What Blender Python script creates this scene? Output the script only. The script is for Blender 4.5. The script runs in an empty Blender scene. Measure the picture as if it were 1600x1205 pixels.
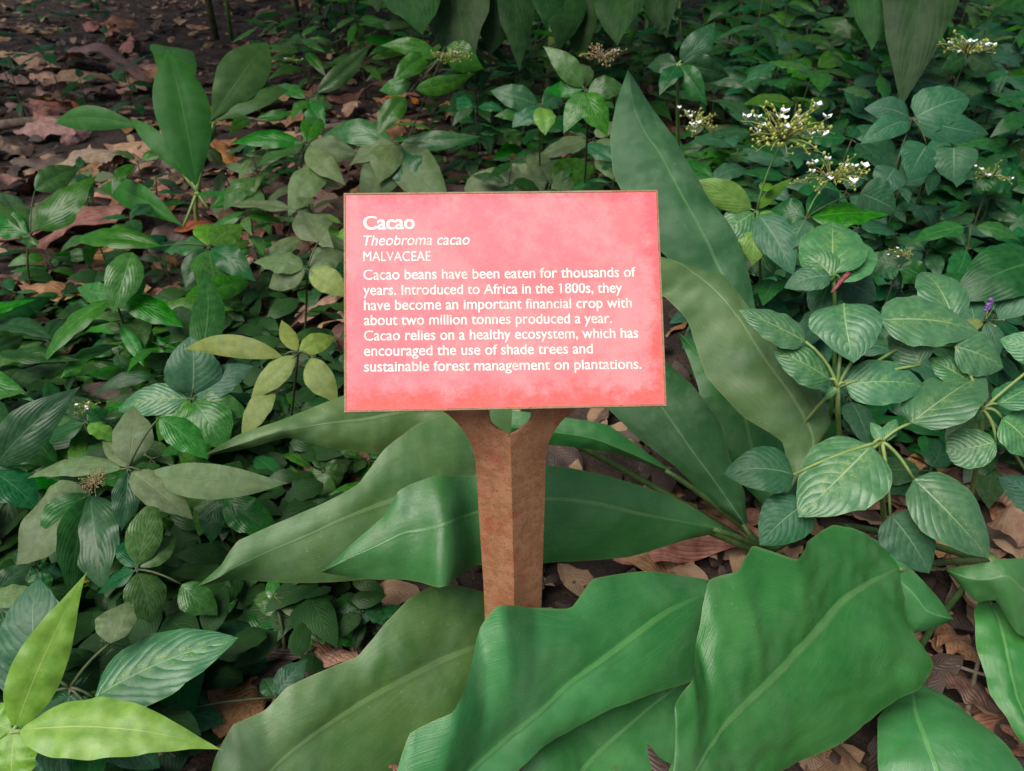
import bpy, math, random
import numpy as np
from mathutils import Vector, Matrix, noise as mnoise
R = math.radians
random.seed(11)
SC = bpy.context.scene
COL = SC.collection

# ------------------------------------------------------------------ camera
PITCH, CAMZ, FPX = R(35), 0.95, 1208.0
CAM = Vector((0, 0, CAMZ))
FWD = Vector((0, math.cos(PITCH), -math.sin(PITCH)))
RGT = Vector((1, 0, 0))
UPV = Vector((0, math.sin(PITCH), math.cos(PITCH)))
cd = bpy.data.cameras.new('camera')
cd.sensor_width = 36
cd.lens = FPX * 36 / 1600
cd.clip_start, cd.clip_end = 0.02, 400
cd.dof.use_dof = True
cd.dof.focus_distance = 0.8
cd.dof.aperture_fstop = 13
cam = bpy.data.objects.new('camera', cd)
COL.objects.link(cam)
cam.location = CAM
cam.rotation_euler = (R(90) - PITCH, 0, 0)
SC.camera = cam

# ------------------------------------------------------------------ light
SUN_EL, SUN_AZ = R(58), R(-128)          # azimuth from +Y towards +X; negative is to the left
world = bpy.data.worlds.new('World')
SC.world = world
world.use_nodes = True
wn = world.node_tree.nodes
sky = wn.new('ShaderNodeTexSky')
sky.sky_type = 'NISHITA'
sky.sun_disc = False
sky.sun_elevation = SUN_EL
sky.sun_rotation = SUN_AZ
sky.air_density, sky.dust_density, sky.ozone_density = 1.0, 4.0, 0.6
world.node_tree.links.new(sky.outputs[0], wn['Background'].inputs[0])
wn['Background'].inputs[1].default_value = 0.08
sl = bpy.data.lights.new('sun', 'SUN')
sl.energy = 3.2
sl.angle = R(42)
sl.color = (1.0, 0.96, 0.88)
so = bpy.data.objects.new('sun', sl)
COL.objects.link(so)
d = Vector((math.sin(SUN_AZ) * math.cos(SUN_EL), math.cos(SUN_AZ) * math.cos(SUN_EL), math.sin(SUN_EL)))
so.rotation_euler = d.to_track_quat('Z', 'Y').to_euler()
SC.view_settings.view_transform = 'Standard'
SC.view_settings.look = 'None'
SC.view_settings.gamma = 1
SC.view_settings.use_curve_mapping = False
SC.view_settings.exposure = 0.5
SC.cycles.max_bounces = 7
SC.cycles.transparent_max_bounces = 6

# ------------------------------------------------------------------ where a point of the photo lies in the place
def W(px, py, dep):
    return CAM + dep * (FWD + (px - 800) / FPX * RGT - (py - 602.5) / FPX * UPV)
def dz(px, py, z):
    v = FWD - (py - 602.5) / FPX * UPV
    return (z - CAMZ) / v.z
def G(px, py, z=0.0):
    return W(px, py, dz(px, py, z))
def ground_z(x, y):
    return 0.02 * math.sin(x * 2.1 + 1) * math.sin(y * 1.7)

# ------------------------------------------------------------------ materials
def nodes_of(name):
    m = bpy.data.materials.new(name)
    m.use_nodes = True
    nt = m.node_tree
    for n in list(nt.nodes):
        nt.nodes.remove(n)
    return m, nt
class NT:
    def __init__(s, nt):
        s.nt = nt
    def n(s, typ, **kw):
        nd = s.nt.nodes.new(typ)
        for k, v in kw.items():
            setattr(nd, k, v)
        return nd
    def link(s, a, b):
        s.nt.links.new(a, b)
    def put(s, sock, v):
        if hasattr(v, 'node'):
            s.link(v, sock)
        else:
            sock.default_value = v
    def m(s, op, a, b=0.0, c=0.0, clamp=False):
        nd = s.n('ShaderNodeMath', operation=op, use_clamp=clamp)
        s.put(nd.inputs[0], a); s.put(nd.inputs[1], b); s.put(nd.inputs[2], c)
        return nd.outputs[0]
    def ss(s, x, a, b):
        nd = s.n('ShaderNodeMapRange', interpolation_type='SMOOTHSTEP')
        s.put(nd.inputs['Value'], x)
        s.put(nd.inputs['From Min'], a); s.put(nd.inputs['From Max'], b)
        return nd.outputs[0]
    def mix(s, f, a, b, mode='MIX'):
        nd = s.n('ShaderNodeMix', data_type='RGBA', blend_type=mode)
        s.put(nd.inputs[0], f)
        for i, v in ((6, a), (7, b)):
            s.put(nd.inputs[i], v if hasattr(v, 'node') else tuple(v) + ((1,) if len(v) == 3 else ()))
        return nd.outputs[2]
    def noise(s, vec, scale, detail=4, rough=0.55, dist=0.0):
        nd = s.n('ShaderNodeTexNoise')
        if vec is not None:
            s.link(vec, nd.inputs['Vector'])
        nd.inputs['Scale'].default_value = scale
        nd.inputs['Detail'].default_value = detail
        nd.inputs['Roughness'].default_value = rough
        nd.inputs['Distortion'].default_value = dist
        return nd.outputs['Fac']
    def comb(s, x, y, z=0.0):
        nd = s.n('ShaderNodeCombineXYZ')
        s.put(nd.inputs[0], x); s.put(nd.inputs[1], y); s.put(nd.inputs[2], z)
        return nd.outputs[0]

def leaf_material(name, c1, c2, vein, rib=None, veins='pinnate', nveins=9, gloss=0.4, trans=0.25, tcol=None,
                  speck=0.2, blotch=None, bump=0.5, ribw=0.05, veinmix=0.5, vary=0.25, edge=None, curve=0.5, damage=None, spec=0.5):
    m, nt = nodes_of(name)
    k = NT(nt)
    uv = k.n('ShaderNodeUVMap').outputs[0]
    sp = k.n('ShaderNodeSeparateXYZ'); k.link(uv, sp.inputs[0])
    t, v = sp.outputs[0], sp.outputs[1]
    off = k.m('SUBTRACT', v, 0.5)
    sx = k.m('MULTIPLY', k.m('ABSOLUTE', off), 2.0)
    oi = k.n('ShaderNodeObjectInfo')
    rnd = oi.outputs['Random']
    tc = k.n('ShaderNodeTexCoord').outputs['Object']
    shift = k.n('ShaderNodeVectorMath', operation='ADD')
    k.link(tc, shift.inputs[0]); k.link(k.comb(k.m('MULTIPLY', rnd, 37.0), k.m('MULTIPLY', rnd, 19.0), rnd), shift.inputs[1])
    pos = shift.outputs[0]
    big = k.noise(pos, 14, 5, 0.6)
    fine = k.noise(pos, 160, 3, 0.6)
    col = k.mix(k.ss(big, 0.3, 0.72), c1, c2)
    # rib, veins
    ribm = k.m('SUBTRACT', 1.0, k.ss(sx, k.m('MULTIPLY', ribw, k.m('SUBTRACT', 0.65, k.m('MULTIPLY', t, 0.55))), k.m('MULTIPLY', ribw, k.m('SUBTRACT', 1.7, k.m('MULTIPLY', t, 1.2)))))
    if veins == 'pinnate':
        ph = k.m('SUBTRACT', t, k.m('MULTIPLY', curve * 0.55, k.m('POWER', sx, 1.35)))
        ph = k.m('ADD', ph, k.m('MULTIPLY', k.m('SUBTRACT', big, 0.5), 0.05))
        side = k.m('MULTIPLY', k.m('GREATER_THAN', off, 0.0), 0.5)
        fr = k.m('FRACT', k.m('ADD', k.m('MULTIPLY', ph, float(nveins)), side))
        tri = k.m('MULTIPLY', k.m('ABSOLUTE', k.m('SUBTRACT', fr, 0.5)), 2.0)
        vm = k.m('MULTIPLY', k.ss(tri, 0.9, 0.99), k.m('SUBTRACT', 1.0, k.m('MULTIPLY', k.ss(sx, 0.5, 1.0), 0.8)))
        hgt = k.m('SUBTRACT', 1.0, k.m('POWER', tri, 2.2))
        hgt = k.m('ADD', hgt, k.m('MULTIPLY', fine, 0.25))
    else:
        wob = k.m('ADD', sx, k.m('MULTIPLY', k.m('SUBTRACT', big, 0.5), 0.03))
        dv = k.m('SUBTRACT', k.m('MULTIPLY', t, 0.8), k.m('MULTIPLY', k.m('POWER', wob, 0.85), 0.85))
        st = k.noise(k.comb(k.m('MULTIPLY', dv, float(nveins) * 2.4), k.m('MULTIPLY', t, 3.0), k.m('ADD', rnd, k.m('MULTIPLY', k.m('GREATER_THAN', off, 0.0), 5.0))), 1.6, 3, 0.7)
        vm = k.m('MULTIPLY', k.ss(st, 0.45, 0.8), 0.5)
        rip = k.noise(k.comb(k.m('SUBTRACT', k.m('MULTIPLY', t, 26.0), k.m('MULTIPLY', sx, 7.0)), k.m('MULTIPLY', off, 3.0), k.m('MULTIPLY', rnd, 9.0)), 1.0, 4, 0.6)
        hgt = k.m('ADD', k.m('ADD', k.m('MULTIPLY', st, 0.7), k.m('MULTIPLY', fine, 0.25)), k.m('MULTIPLY', rip, 0.45))
    col = k.mix(k.m('MULTIPLY', vm, veinmix), col, vein)
    col = k.mix(k.m('MULTIPLY', k.m('MULTIPLY', ribm, 0.68), k.ss(t, -0.02, 0.12)), col, rib or vein)
    if blotch:
        bl = k.noise(pos, 90, 3, 0.7)
        near = k.m('SUBTRACT', 1.0, k.ss(sx, 0.1, 0.55))
        col = k.mix(k.m('MULTIPLY', k.m('MULTIPLY', k.ss(bl, 0.52, 0.66), near), k.ss(big, 0.4, 0.6)), col, blotch)
    if edge:
        col = k.mix(k.m('MULTIPLY', k.ss(sx, 0.965, 1.0), 0.4), col, edge)
    if damage:
        dn = k.noise(pos, 34, 4, 0.65)
        col = k.mix(k.ss(dn, 0.68, 0.72), col, damage)
    # dust and tiny pale specks
    du = k.noise(pos, 55, 6, 0.75)
    col = k.mix(k.m('MULTIPLY', k.ss(du, 0.5, 0.85), speck), col, (0.17, 0.22, 0.12))
    vo = k.n('ShaderNodeTexVoronoi'); k.link(pos, vo.inputs['Vector']); vo.inputs['Scale'].default_value = 130
    sk = k.m('MULTIPLY', k.m('LESS_THAN', vo.outputs['Distance'], 0.085), k.ss(big, 0.5, 0.65))
    col = k.mix(k.m('MULTIPLY', sk, min(1, speck * 1.6)), col, (0.5, 0.55, 0.42))
    if veins == 'parallel':
        scr = k.noise(k.comb(k.m('MULTIPLY', t, 45.0), k.m('ADD', k.m('MULTIPLY', off, 110.0), k.m('MULTIPLY', t, 60.0)), k.m('MULTIPLY', rnd, 30.0)), 1.0, 3, 0.7)
        col = k.mix(k.m('MULTIPLY', k.m('MULTIPLY', k.ss(scr, 0.64, 0.72), k.ss(big, 0.42, 0.6)), speck), col, (0.3, 0.38, 0.26))
        sheen_film = k.noise(pos, 8, 5, 0.7, 0.6)
        col = k.mix(k.m('MULTIPLY', k.ss(sheen_film, 0.46, 0.72), speck * 1.3), col, (0.15, 0.25, 0.14))  # dusty film, with the leaf's broad pale sheen painted into the colour
    hs = k.n('ShaderNodeHueSaturation')
    k.put(hs.inputs['Hue'], k.m('ADD', 0.5, k.m('MULTIPLY', k.m('SUBTRACT', k.m('FRACT', k.m('MULTIPLY', rnd, 7.3)), 0.5), vary * 0.14)))
    k.put(hs.inputs['Value'], k.m('ADD', 1.0, k.m('MULTIPLY', k.m('SUBTRACT', rnd, 0.5), vary * 1.6)))
    k.put(hs.inputs['Saturation'], k.m('ADD', 1.0, k.m('MULTIPLY', k.m('SUBTRACT', k.m('FRACT', k.m('MULTIPLY', rnd, 3.7)), 0.5), vary)))
    k.link(col, hs.inputs['Color'])
    col = hs.outputs[0]
    bp = k.n('ShaderNodeBump'); bp.inputs['Strength'].default_value = bump; bp.inputs['Distance'].default_value = 0.0022
    k.link(k.m('SUBTRACT', hgt, k.m('MULTIPLY', ribm, 0.8)), bp.inputs['Height'])
    b = k.n('ShaderNodeBsdfPrincipled')
    k.link(col, b.inputs['Base Color'])
    k.put(b.inputs['Roughness'], k.m('ADD', gloss, k.m('MULTIPLY', k.m('SUBTRACT', du, 0.4), 0.35), clamp=True))
    b.inputs['Specular IOR Level'].default_value = spec
    k.link(bp.outputs[0], b.inputs['Normal'])
    tr = k.n('ShaderNodeBsdfTranslucent')
    k.link(k.mix(0.6, col, tcol or (c2[0] * 1.6, c2[1] * 1.5, c2[2] * 0.6)), tr.inputs['Color'])
    k.link(bp.outputs[0], tr.inputs['Normal'])
    ms = k.n('ShaderNodeMixShader'); ms.inputs[0].default_value = trans
    k.link(b.outputs[0], ms.inputs[1]); k.link(tr.outputs[0], ms.inputs[2])
    out = k.n('ShaderNodeOutputMaterial'); k.link(ms.outputs[0], out.inputs[0])
    return m

def plain_material(name, c1, c2, scale=30, rough=0.7, bump=0.4, bscale=None, vary=0.0, spec=0.4, stops=(0.35, 0.65), dist=0.002, metal=0.0):
    m, nt = nodes_of(name)
    k = NT(nt)
    tc = k.n('ShaderNodeTexCoord').outputs['Object']
    rnd = k.n('ShaderNodeObjectInfo').outputs['Random']
    a = k.noise(tc, scale, 6, 0.65)
    col = k.mix(k.ss(a, *stops), c1, c2)
    if vary:
        hs = k.n('ShaderNodeHueSaturation')
        k.put(hs.inputs['Value'], k.m('ADD', 1.0, k.m('MULTIPLY', k.m('SUBTRACT', rnd, 0.5), vary * 2)))
        k.put(hs.inputs['Hue'], k.m('ADD', 0.5, k.m('MULTIPLY', k.m('SUBTRACT', k.m('FRACT', k.m('MULTIPLY', rnd, 5.3)), 0.5), vary * 0.08)))
        k.link(col, hs.inputs['Color']); col = hs.outputs[0]
    b = k.n('ShaderNodeBsdfPrincipled')
    k.link(col, b.inputs['Base Color'])
    b.inputs['Roughness'].default_value = rough
    b.inputs['Specular IOR Level'].default_value = spec
    b.inputs['Metallic'].default_value = metal
    bp = k.n('ShaderNodeBump'); bp.inputs['Strength'].default_value = bump; bp.inputs['Distance'].default_value = dist
    k.link(k.noise(tc, bscale or scale * 3, 5, 0.7), bp.inputs['Height'])
    k.link(bp.outputs[0], b.inputs['Normal'])
    out = k.n('ShaderNodeOutputMaterial'); k.link(b.outputs[0], out.inputs[0])
    return m

LM = {
 'lily': leaf_material('lily_leaf', (0.024, 0.145, 0.032), (0.048, 0.2, 0.05), (0.1, 0.27, 0.095), rib=(0.11, 0.28, 0.085), veins='parallel', nveins=26, gloss=0.28, trans=0.18, speck=0.2, bump=0.3, ribw=0.045, veinmix=0.45, vary=0.16, edge=(0.16, 0.2, 0.07), damage=(0.06, 0.14, 0.035), tcol=(0.1, 0.34, 0.05)),
 'lily_old': leaf_material('dusty_lily_leaf', (0.045, 0.12, 0.03), (0.085, 0.16, 0.045), (0.15, 0.25, 0.095), rib=(0.15, 0.25, 0.09), veins='parallel', nveins=26, gloss=0.4, trans=0.15, speck=0.33, bump=0.28, ribw=0.042, veinmix=0.5, vary=0.16, edge=(0.2, 0.2, 0.07), damage=(0.11, 0.085, 0.03)),
 'lily_dark': leaf_material('shaded_lily_leaf', (0.018, 0.085, 0.026), (0.034, 0.115, 0.038), (0.06, 0.16, 0.06), rib=(0.09, 0.2, 0.075), veins='parallel', nveins=26, gloss=0.5, spec=0.3, trans=0.15, speck=0.3, bump=0.25, ribw=0.042, veinmix=0.4, vary=0.1, edge=(0.12, 0.17, 0.06), tcol=(0.1, 0.3, 0.05)),  # the lily leaf again, with shade put into its colour
 'ovate': leaf_material('ovate_leaf', (0.04, 0.15, 0.06), (0.075, 0.2, 0.085), (0.17, 0.33, 0.16), rib=(0.26, 0.42, 0.2), nveins=8, gloss=0.32, trans=0.2, speck=0.08, bump=0.3, ribw=0.028, veinmix=0.22, vary=0.22, edge=(0.16, 0.32, 0.07), curve=0.75, damage=(0.12, 0.2, 0.05), blotch=(0.3, 0.42, 0.06)),
 'ovate_blue': leaf_material('bluish_ovate_leaf', (0.022, 0.09, 0.045), (0.038, 0.125, 0.06), (0.1, 0.2, 0.12), rib=(0.15, 0.26, 0.15), nveins=8, gloss=0.4, spec=0.25, trans=0.15, speck=0.05, bump=0.22, ribw=0.028, veinmix=0.25, vary=0.2, curve=0.75),
 'lance': leaf_material('lance_leaf', (0.02, 0.105, 0.014), (0.05, 0.18, 0.025), (0.07, 0.2, 0.05), rib=(0.085, 0.22, 0.06), veins='pinnate', nveins=7, gloss=0.24, spec=0.34, trans=0.28, speck=0.08, bump=0.16, ribw=0.04, veinmix=0.22, vary=0.34, curve=1.3, damage=(0.1, 0.085, 0.025)),
 'teal': leaf_material('dark_herb_leaf', (0.013, 0.072, 0.024), (0.03, 0.12, 0.038), (0.06, 0.17, 0.07), rib=(0.08, 0.19, 0.08), nveins=7, gloss=0.28, spec=0.27, trans=0.25, speck=0.08, bump=0.16, ribw=0.035, veinmix=0.22, vary=0.38, curve=1.3, damage=(0.07, 0.07, 0.025)),
 'olive': leaf_material('olive_leaf', (0.065, 0.12, 0.035), (0.11, 0.165, 0.055), (0.13, 0.19, 0.07), rib=(0.15, 0.2, 0.08), veins='parallel', nveins=20, gloss=0.5, trans=0.2, speck=0.4, bump=0.4, ribw=0.03, veinmix=0.3, vary=0.2, damage=(0.09, 0.075, 0.03)),
 'yellow': leaf_material('yellowing_leaf', (0.13, 0.2, 0.03), (0.22, 0.27, 0.05), (0.25, 0.3, 0.08), nveins=10, veins='parallel', gloss=0.5, trans=0.25, speck=0.3, bump=0.4, ribw=0.03, vary=0.2, damage=(0.14, 0.09, 0.03)),
 'lime': leaf_material('lime_leaf', (0.12, 0.31, 0.03), (0.22, 0.42, 0.055), (0.3, 0.5, 0.1), rib=(0.4, 0.56, 0.14), veins='parallel', nveins=14, gloss=0.38, trans=0.3, speck=0.08, bump=0.15, ribw=0.025, veinmix=0.4, vary=0.12, tcol=(0.5, 0.7, 0.05)),
 'limeherb': leaf_material('fresh_herb_leaf', (0.09, 0.25, 0.03), (0.16, 0.33, 0.04), (0.2, 0.38, 0.07), nveins=7, gloss=0.38, trans=0.3, speck=0.08, bump=0.2, ribw=0.035, vary=0.2, curve=1.0),
 'strap': leaf_material('strap_leaf', (0.03, 0.12, 0.018), (0.05, 0.17, 0.03), (0.07, 0.2, 0.05), rib=(0.09, 0.22, 0.05), veins='parallel', nveins=20, gloss=0.4, spec=0.22, trans=0.3, speck=0.05, bump=0.2, ribw=0.035, vary=0.2),
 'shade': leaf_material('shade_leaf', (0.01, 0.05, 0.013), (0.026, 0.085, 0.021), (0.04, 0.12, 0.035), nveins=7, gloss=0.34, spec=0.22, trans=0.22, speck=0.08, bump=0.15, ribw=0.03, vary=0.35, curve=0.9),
 'gloom': leaf_material('gloom_leaf', (0.01, 0.042, 0.009), (0.022, 0.075, 0.015), (0.03, 0.09, 0.02), nveins=9, gloss=0.5, spec=0.15, trans=0.12, speck=0.1, bump=0.2, ribw=0.03, veinmix=0.3, vary=0.3, curve=0.9),  # leaf colour darkened in place of shade on hanging leaves and thicket
 'dead': leaf_material('dead_leaf', (0.22, 0.1, 0.062), (0.38, 0.215, 0.145), (0.38, 0.24, 0.17), rib=(0.4, 0.26, 0.18), nveins=10, gloss=0.6, trans=0.08, speck=0.15, bump=0.4, ribw=0.03, veinmix=0.3, vary=0.45, curve=0.8, damage=(0.06, 0.035, 0.025), tcol=(0.3, 0.15, 0.05)),
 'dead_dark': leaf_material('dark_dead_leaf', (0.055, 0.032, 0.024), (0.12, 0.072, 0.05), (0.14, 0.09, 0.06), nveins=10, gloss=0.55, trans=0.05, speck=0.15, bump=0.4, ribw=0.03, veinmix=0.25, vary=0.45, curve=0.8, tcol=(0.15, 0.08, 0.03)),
 'orange': leaf_material('orange_dead_leaf', (0.33, 0.1, 0.025), (0.42, 0.16, 0.04), (0.3, 0.1, 0.04), nveins=9, gloss=0.5, trans=0.1, speck=0.1, bump=0.4, ribw=0.03, vary=0.25, damage=(0.14, 0.05, 0.02), tcol=(0.5, 0.15, 0.03)),
}
M_STEM = plain_material('green_stem', (0.06, 0.15, 0.03), (0.11, 0.21, 0.05), 60, 0.5, 0.3)
M_PET = plain_material('petiole_green', (0.035, 0.085, 0.02), (0.065, 0.12, 0.03), 60, 0.5, 0.3)
M_DSTEM = plain_material('dark_stem', (0.035, 0.06, 0.022), (0.075, 0.085, 0.035), 60, 0.6, 0.4)
M_LSTEM = plain_material('pale_stem', (0.14, 0.22, 0.06), (0.2, 0.28, 0.09), 40, 0.5, 0.3)
M_YBUD = plain_material('yellow_bud', (0.22, 0.3, 0.05), (0.36, 0.38, 0.09), 90, 0.5, 0.2)
M_BRANCH = plain_material('wiry_branch', (0.2, 0.24, 0.06), (0.3, 0.28, 0.1), 90, 0.6, 0.2)
M_WHITE = plain_material('white_petal', (0.75, 0.78, 0.82), (0.85, 0.87, 0.9), 90, 0.6, 0.2)
M_DRY = plain_material('dry_stalk', (0.2, 0.14, 0.07), (0.32, 0.25, 0.13), 90, 0.8, 0.4)
M_PURPLE = plain_material('purple_petal', (0.15, 0.07, 0.26), (0.22, 0.12, 0.35), 90, 0.6, 0.2)
M_REDBUD = plain_material('red_bud', (0.16, 0.03, 0.04), (0.25, 0.06, 0.07), 200, 0.5, 0.5)
M_BARK = plain_material('mossy_bark', (0.05, 0.045, 0.025), (0.09, 0.1, 0.04), 12, 0.9, 1.0, 30, dist=0.01)
M_SOIL = plain_material('soil', (0.02, 0.013, 0.01), (0.065, 0.042, 0.032), 9, 0.95, 1.0, 45, dist=0.02)
M_TWIG = plain_material('twig_bark', (0.09, 0.065, 0.045), (0.17, 0.13, 0.1), 60, 0.85, 0.8, 140)

# ------------------------------------------------------------------ mesh helpers
def add_mesh(name, verts, faces, uvs, mats, mat_idx=None, smooth=True):
    me = bpy.data.meshes.new(name)
    me.from_pydata([tuple(v) for v in verts], [], faces)
    if uvs is not None:
        ul = me.uv_layers.new(name='UVMap')
        li = np.empty(len(me.loops), dtype=np.int32)
        me.loops.foreach_get('vertex_index', li)
        ul.data.foreach_set('uv', np.asarray(uvs, dtype=np.float32)[li].ravel())
    for m in (mats if isinstance(mats, (list, tuple)) else [mats]):
        me.materials.append(m)
    if mat_idx is not None:
        me.polygons.foreach_set('material_index', np.asarray(mat_idx, dtype=np.int32))
    me.polygons.foreach_set('use_smooth', np.full(len(me.polygons), smooth))
    me.update()
    return me
def link(name, me, parent=None, loc=None, mw=None):
    o = bpy.data.objects.new(name, me)
    COL.objects.link(o)
    if parent is not None:
        o.parent = parent
    if mw is not None:
        o.matrix_basis = mw
    elif loc is not None:
        o.location = loc
    return o
def thing(name, loc, label, cat, group=None):
    o = bpy.data.objects.new(name, None)
    COL.objects.link(o)
    o.empty_display_size = 0.05
    o.location = loc
    o['label'] = label
    o['category'] = cat
    if group:
        o['group'] = group
    return o
def tag(o, label, cat, group=None):
    o['label'] = label
    o['category'] = cat
    if group:
        o['group'] = group

class MB:
    def __init__(s):
        s.v, s.f, s.uv, s.mi = [], [], [], []
    def add(s, v, f, uv=None, mi=0):
        b = len(s.v)
        s.v += [Vector(p) for p in v]
        s.f += [tuple(i + b for i in q) for q in f]
        s.uv += list(uv) if uv is not None else [(0.5, 0.5)] * len(v)
        s.mi += [mi] * len(f)
    def tube(s, pts, r0, r1=None, n=6, mi=0):
        r1 = r0 if r1 is None else r1
        pts = [Vector(p) for p in pts]
        k = len(pts)
        v, f = [], []
        ref = Vector((0.31, 0.95, 0.1))
        for i, p in enumerate(pts):
            t = (pts[min(i + 1, k - 1)] - pts[max(i - 1, 0)]).normalized()
            a = t.cross(ref)
            if a.length < 1e-4:
                a = t.cross(Vector((1, 0, 0)))
            a.normalize()
            b = t.cross(a)
            r = r0 + (r1 - r0) * i / (k - 1)
            for j in range(n):
                an = 2 * math.pi * j / n
                v.append(p + (a * math.cos(an) + b * math.sin(an)) * r)
        for i in range(k - 1):
            for j in range(n):
                f.append((i * n + j, i * n + (j + 1) % n, (i + 1) * n + (j + 1) % n, (i + 1) * n + j))
        f.append(tuple(range(n))[::-1])
        f.append(tuple((k - 1) * n + j for j in range(n)))
        s.add(v, f, mi=mi)
    def blob(s, c, r, mi=0, sq=(1, 1, 1)):
        v, f = [], []
        c = Vector(c)
        nu, nv = 6, 4
        v.append(c + Vector((0, 0, r * sq[2])))
        for i in range(1, nv):
            a = math.pi * i / nv
            for j in range(nu):
                bq = 2 * math.pi * j / nu
                v.append(c + Vector((r * sq[0] * math.sin(a) * math.cos(bq), r * sq[1] * math.sin(a) * math.sin(bq), r * sq[2] * math.cos(a))))
        v.append(c - Vector((0, 0, r * sq[2])))
        for j in range(nu):
            f.append((0, 1 + j, 1 + (j + 1) % nu))
            f.append((len(v) - 1, 1 + (nv - 2) * nu + (j + 1) % nu, 1 + (nv - 2) * nu + j))
        for i in range(nv - 2):
            for j in range(nu):
                f.append((1 + i * nu + j, 1 + (i + 1) * nu + j, 1 + (i + 1) * nu + (j + 1) % nu, 1 + i * nu + (j + 1) % nu))
        s.add(v, f, mi=mi)
    def build(s, name, mats, parent=None, origin=None, smooth=True):
        o0 = Vector(origin) if origin is not None else Vector((0, 0, 0))
        me = add_mesh(name, [p - o0 for p in s.v], s.f, s.uv, mats, s.mi, smooth)
        return link(name, me, parent)

def bez(a, b, c, n=8):
    a, b, c = Vector(a), Vector(b), Vector(c)
    return [a * (1 - t) ** 2 + b * 2 * t * (1 - t) + c * t * t for t in [i / (n - 1) for i in range(n)]]
def crom(P, n):
    P = [np.asarray(p, float) for p in P]
    P = [2 * P[0] - P[1]] + P + [2 * P[-1] - P[-2]]
    segs = len(P) - 3
    out = []
    for i in range(n):
        x = i / (n - 1) * segs
        k = min(int(x), segs - 1)
        t = x - k
        p0, p1, p2, p3 = P[k:k + 4]
        out.append(0.5 * (2 * p1 + (p2 - p0) * t + (2 * p0 - 5 * p1 + 4 * p2 - p3) * t * t + (3 * p1 - p0 - 3 * p2 + p3) * t ** 3))
    return out

# ------------------------------------------------------------------ hero leaf: its edges and midrib followed station by station, in real space
def hero_leaf(parent, mat, st, name='leaf', label=None, bulge=0.10, wave=0.003, n=72, m=9, petiole=None, seed=0, dl=0.012, dr=0.012):
    """st: rows (Lx,Ly, Mx,My, Rx,Ry, depth[, depth left, depth right])."""
    root = parent.location
    Ls, Ms, Rs = [], [], []
    for row in st:
        lx, ly, mx, my, rx, ry, dp = row[:7]
        a, b = (row[7], row[8]) if len(row) > 7 else (dl, dr)
        Ls.append(W(lx, ly, dp + a)); Ms.append(W(mx, my, dp)); Rs.append(W(rx, ry, dp + b))
    def edge_line(P):                    # crisper than a pure spline: lily leaves have corners
        a, k_ = crom(P, n), len(P) - 1
        out = []
        for i in range(n):
            x = i / (n - 1) * k_
            j = min(int(x), k_ - 1)
            out.append(np.asarray(a[i]) * 0.25 + np.asarray(P[j].lerp(P[j + 1], x - j)) * 0.75)
        return out
    L, Mi, Rr = edge_line(Ls), crom(Ms, n), edge_line(Rs)
    v, uv, f = [], [], []
    for i in range(n):
        l, c, r = Vector(L[i]), Vector(Mi[i]), Vector(Rr[i])
        nx = Vector(Mi[min(i + 1, n - 1)]) - Vector(Mi[max(i - 1, 0)])
        nrm = nx.cross(r - l)
        if nrm.length < 1e-9:
            nrm = CAM - c
        nrm.normalize()
        if nrm.dot(CAM - c) < 0:
            nrm.negate()
        for j in range(-m, m + 1):
            q = abs(j) / m
            e = l if j < 0 else r
            w = (e - c).length
            p = c.lerp(e, q) + nrm * (bulge * w * q * (1 - q) * 2.2)
            p += nrm * (wave * (mnoise.noise(Vector((p.x * 16, p.y * 16, p.z * 16 + seed * 7.1))) * 1.3
                     + 0.5 * mnoise.noise(Vector((p.x * 60, p.y * 60, p.z * 60 + seed)))) * min(1, w * 40))
            p += nrm * (0.0012 * math.sin(i * 0.37 + seed + (2 if j < 0 else 0)) * q ** 3)
            v.append(p - root)
            uv.append((i / (n - 1), 0.5 + 0.5 * j / m))
    kk = 2 * m + 1
    for i in range(n - 1):
        for j in range(kk - 1):
            a = i * kk + j
            f.append((a, a + 1, a + kk + 1, a + kk))
    o = link(name, add_mesh(name, v, f, uv, LM[mat]), parent)
    if label:
        o['label'] = label
    if petiole is not None:
        b = Vector(Mi[0])
        mid = b + (b - Vector(Mi[4])).normalized() * 0.09 + Vector((0, 0, -0.02))
        t = MB()
        t.tube(bez(Vector(Mi[1]) - Vector((0, 0, 0.002)), mid, petiole, 10), 0.0038, 0.0055, 8)
        t.build('petiole', M_PET, o, root)
    return o

# ------------------------------------------------------------------ pool of parametric leaf blades, unit length along +Y, normal +Z
PROF = {
 'ovate': lambda t: t ** 0.52 * (1 - t) ** 0.95 * 2.6 if t < 1 else 0,
 'heart': lambda t: (t + 0.02) ** 0.35 * (1 - t) ** 0.85 * 2.05 if t < 1 else 0,
 'lance': lambda t: t ** 0.8 * (1 - t) ** 1.3 * 4.04 if t < 1 else 0,
 'ellip': lambda t: t ** 0.85 * (1 - t) ** 1.15 * 3.91 if t < 1 else 0,
 'strap': lambda t: (t + 0.08) ** 0.5 * (1 - t) ** 0.7 * 2.07 if t < 1 else 0,
 'acum': lambda t: t ** 0.75 * (1 - t) ** 1.45 * 4.0 if t < 1 else 0,
 'broadblade': lambda t: t ** 1.4 * (1 - t) ** 1.2 * 6.0 if t < 1 else 0,
 'round': lambda t: t ** 0.5 * (1 - t) ** 0.45 * 1.93 if t < 1 else 0,
 'torn': lambda t: max(0, t) ** 0.8 * (1 - t) ** 0.75 * 2.8 if t < 1 else 0,
}
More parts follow.
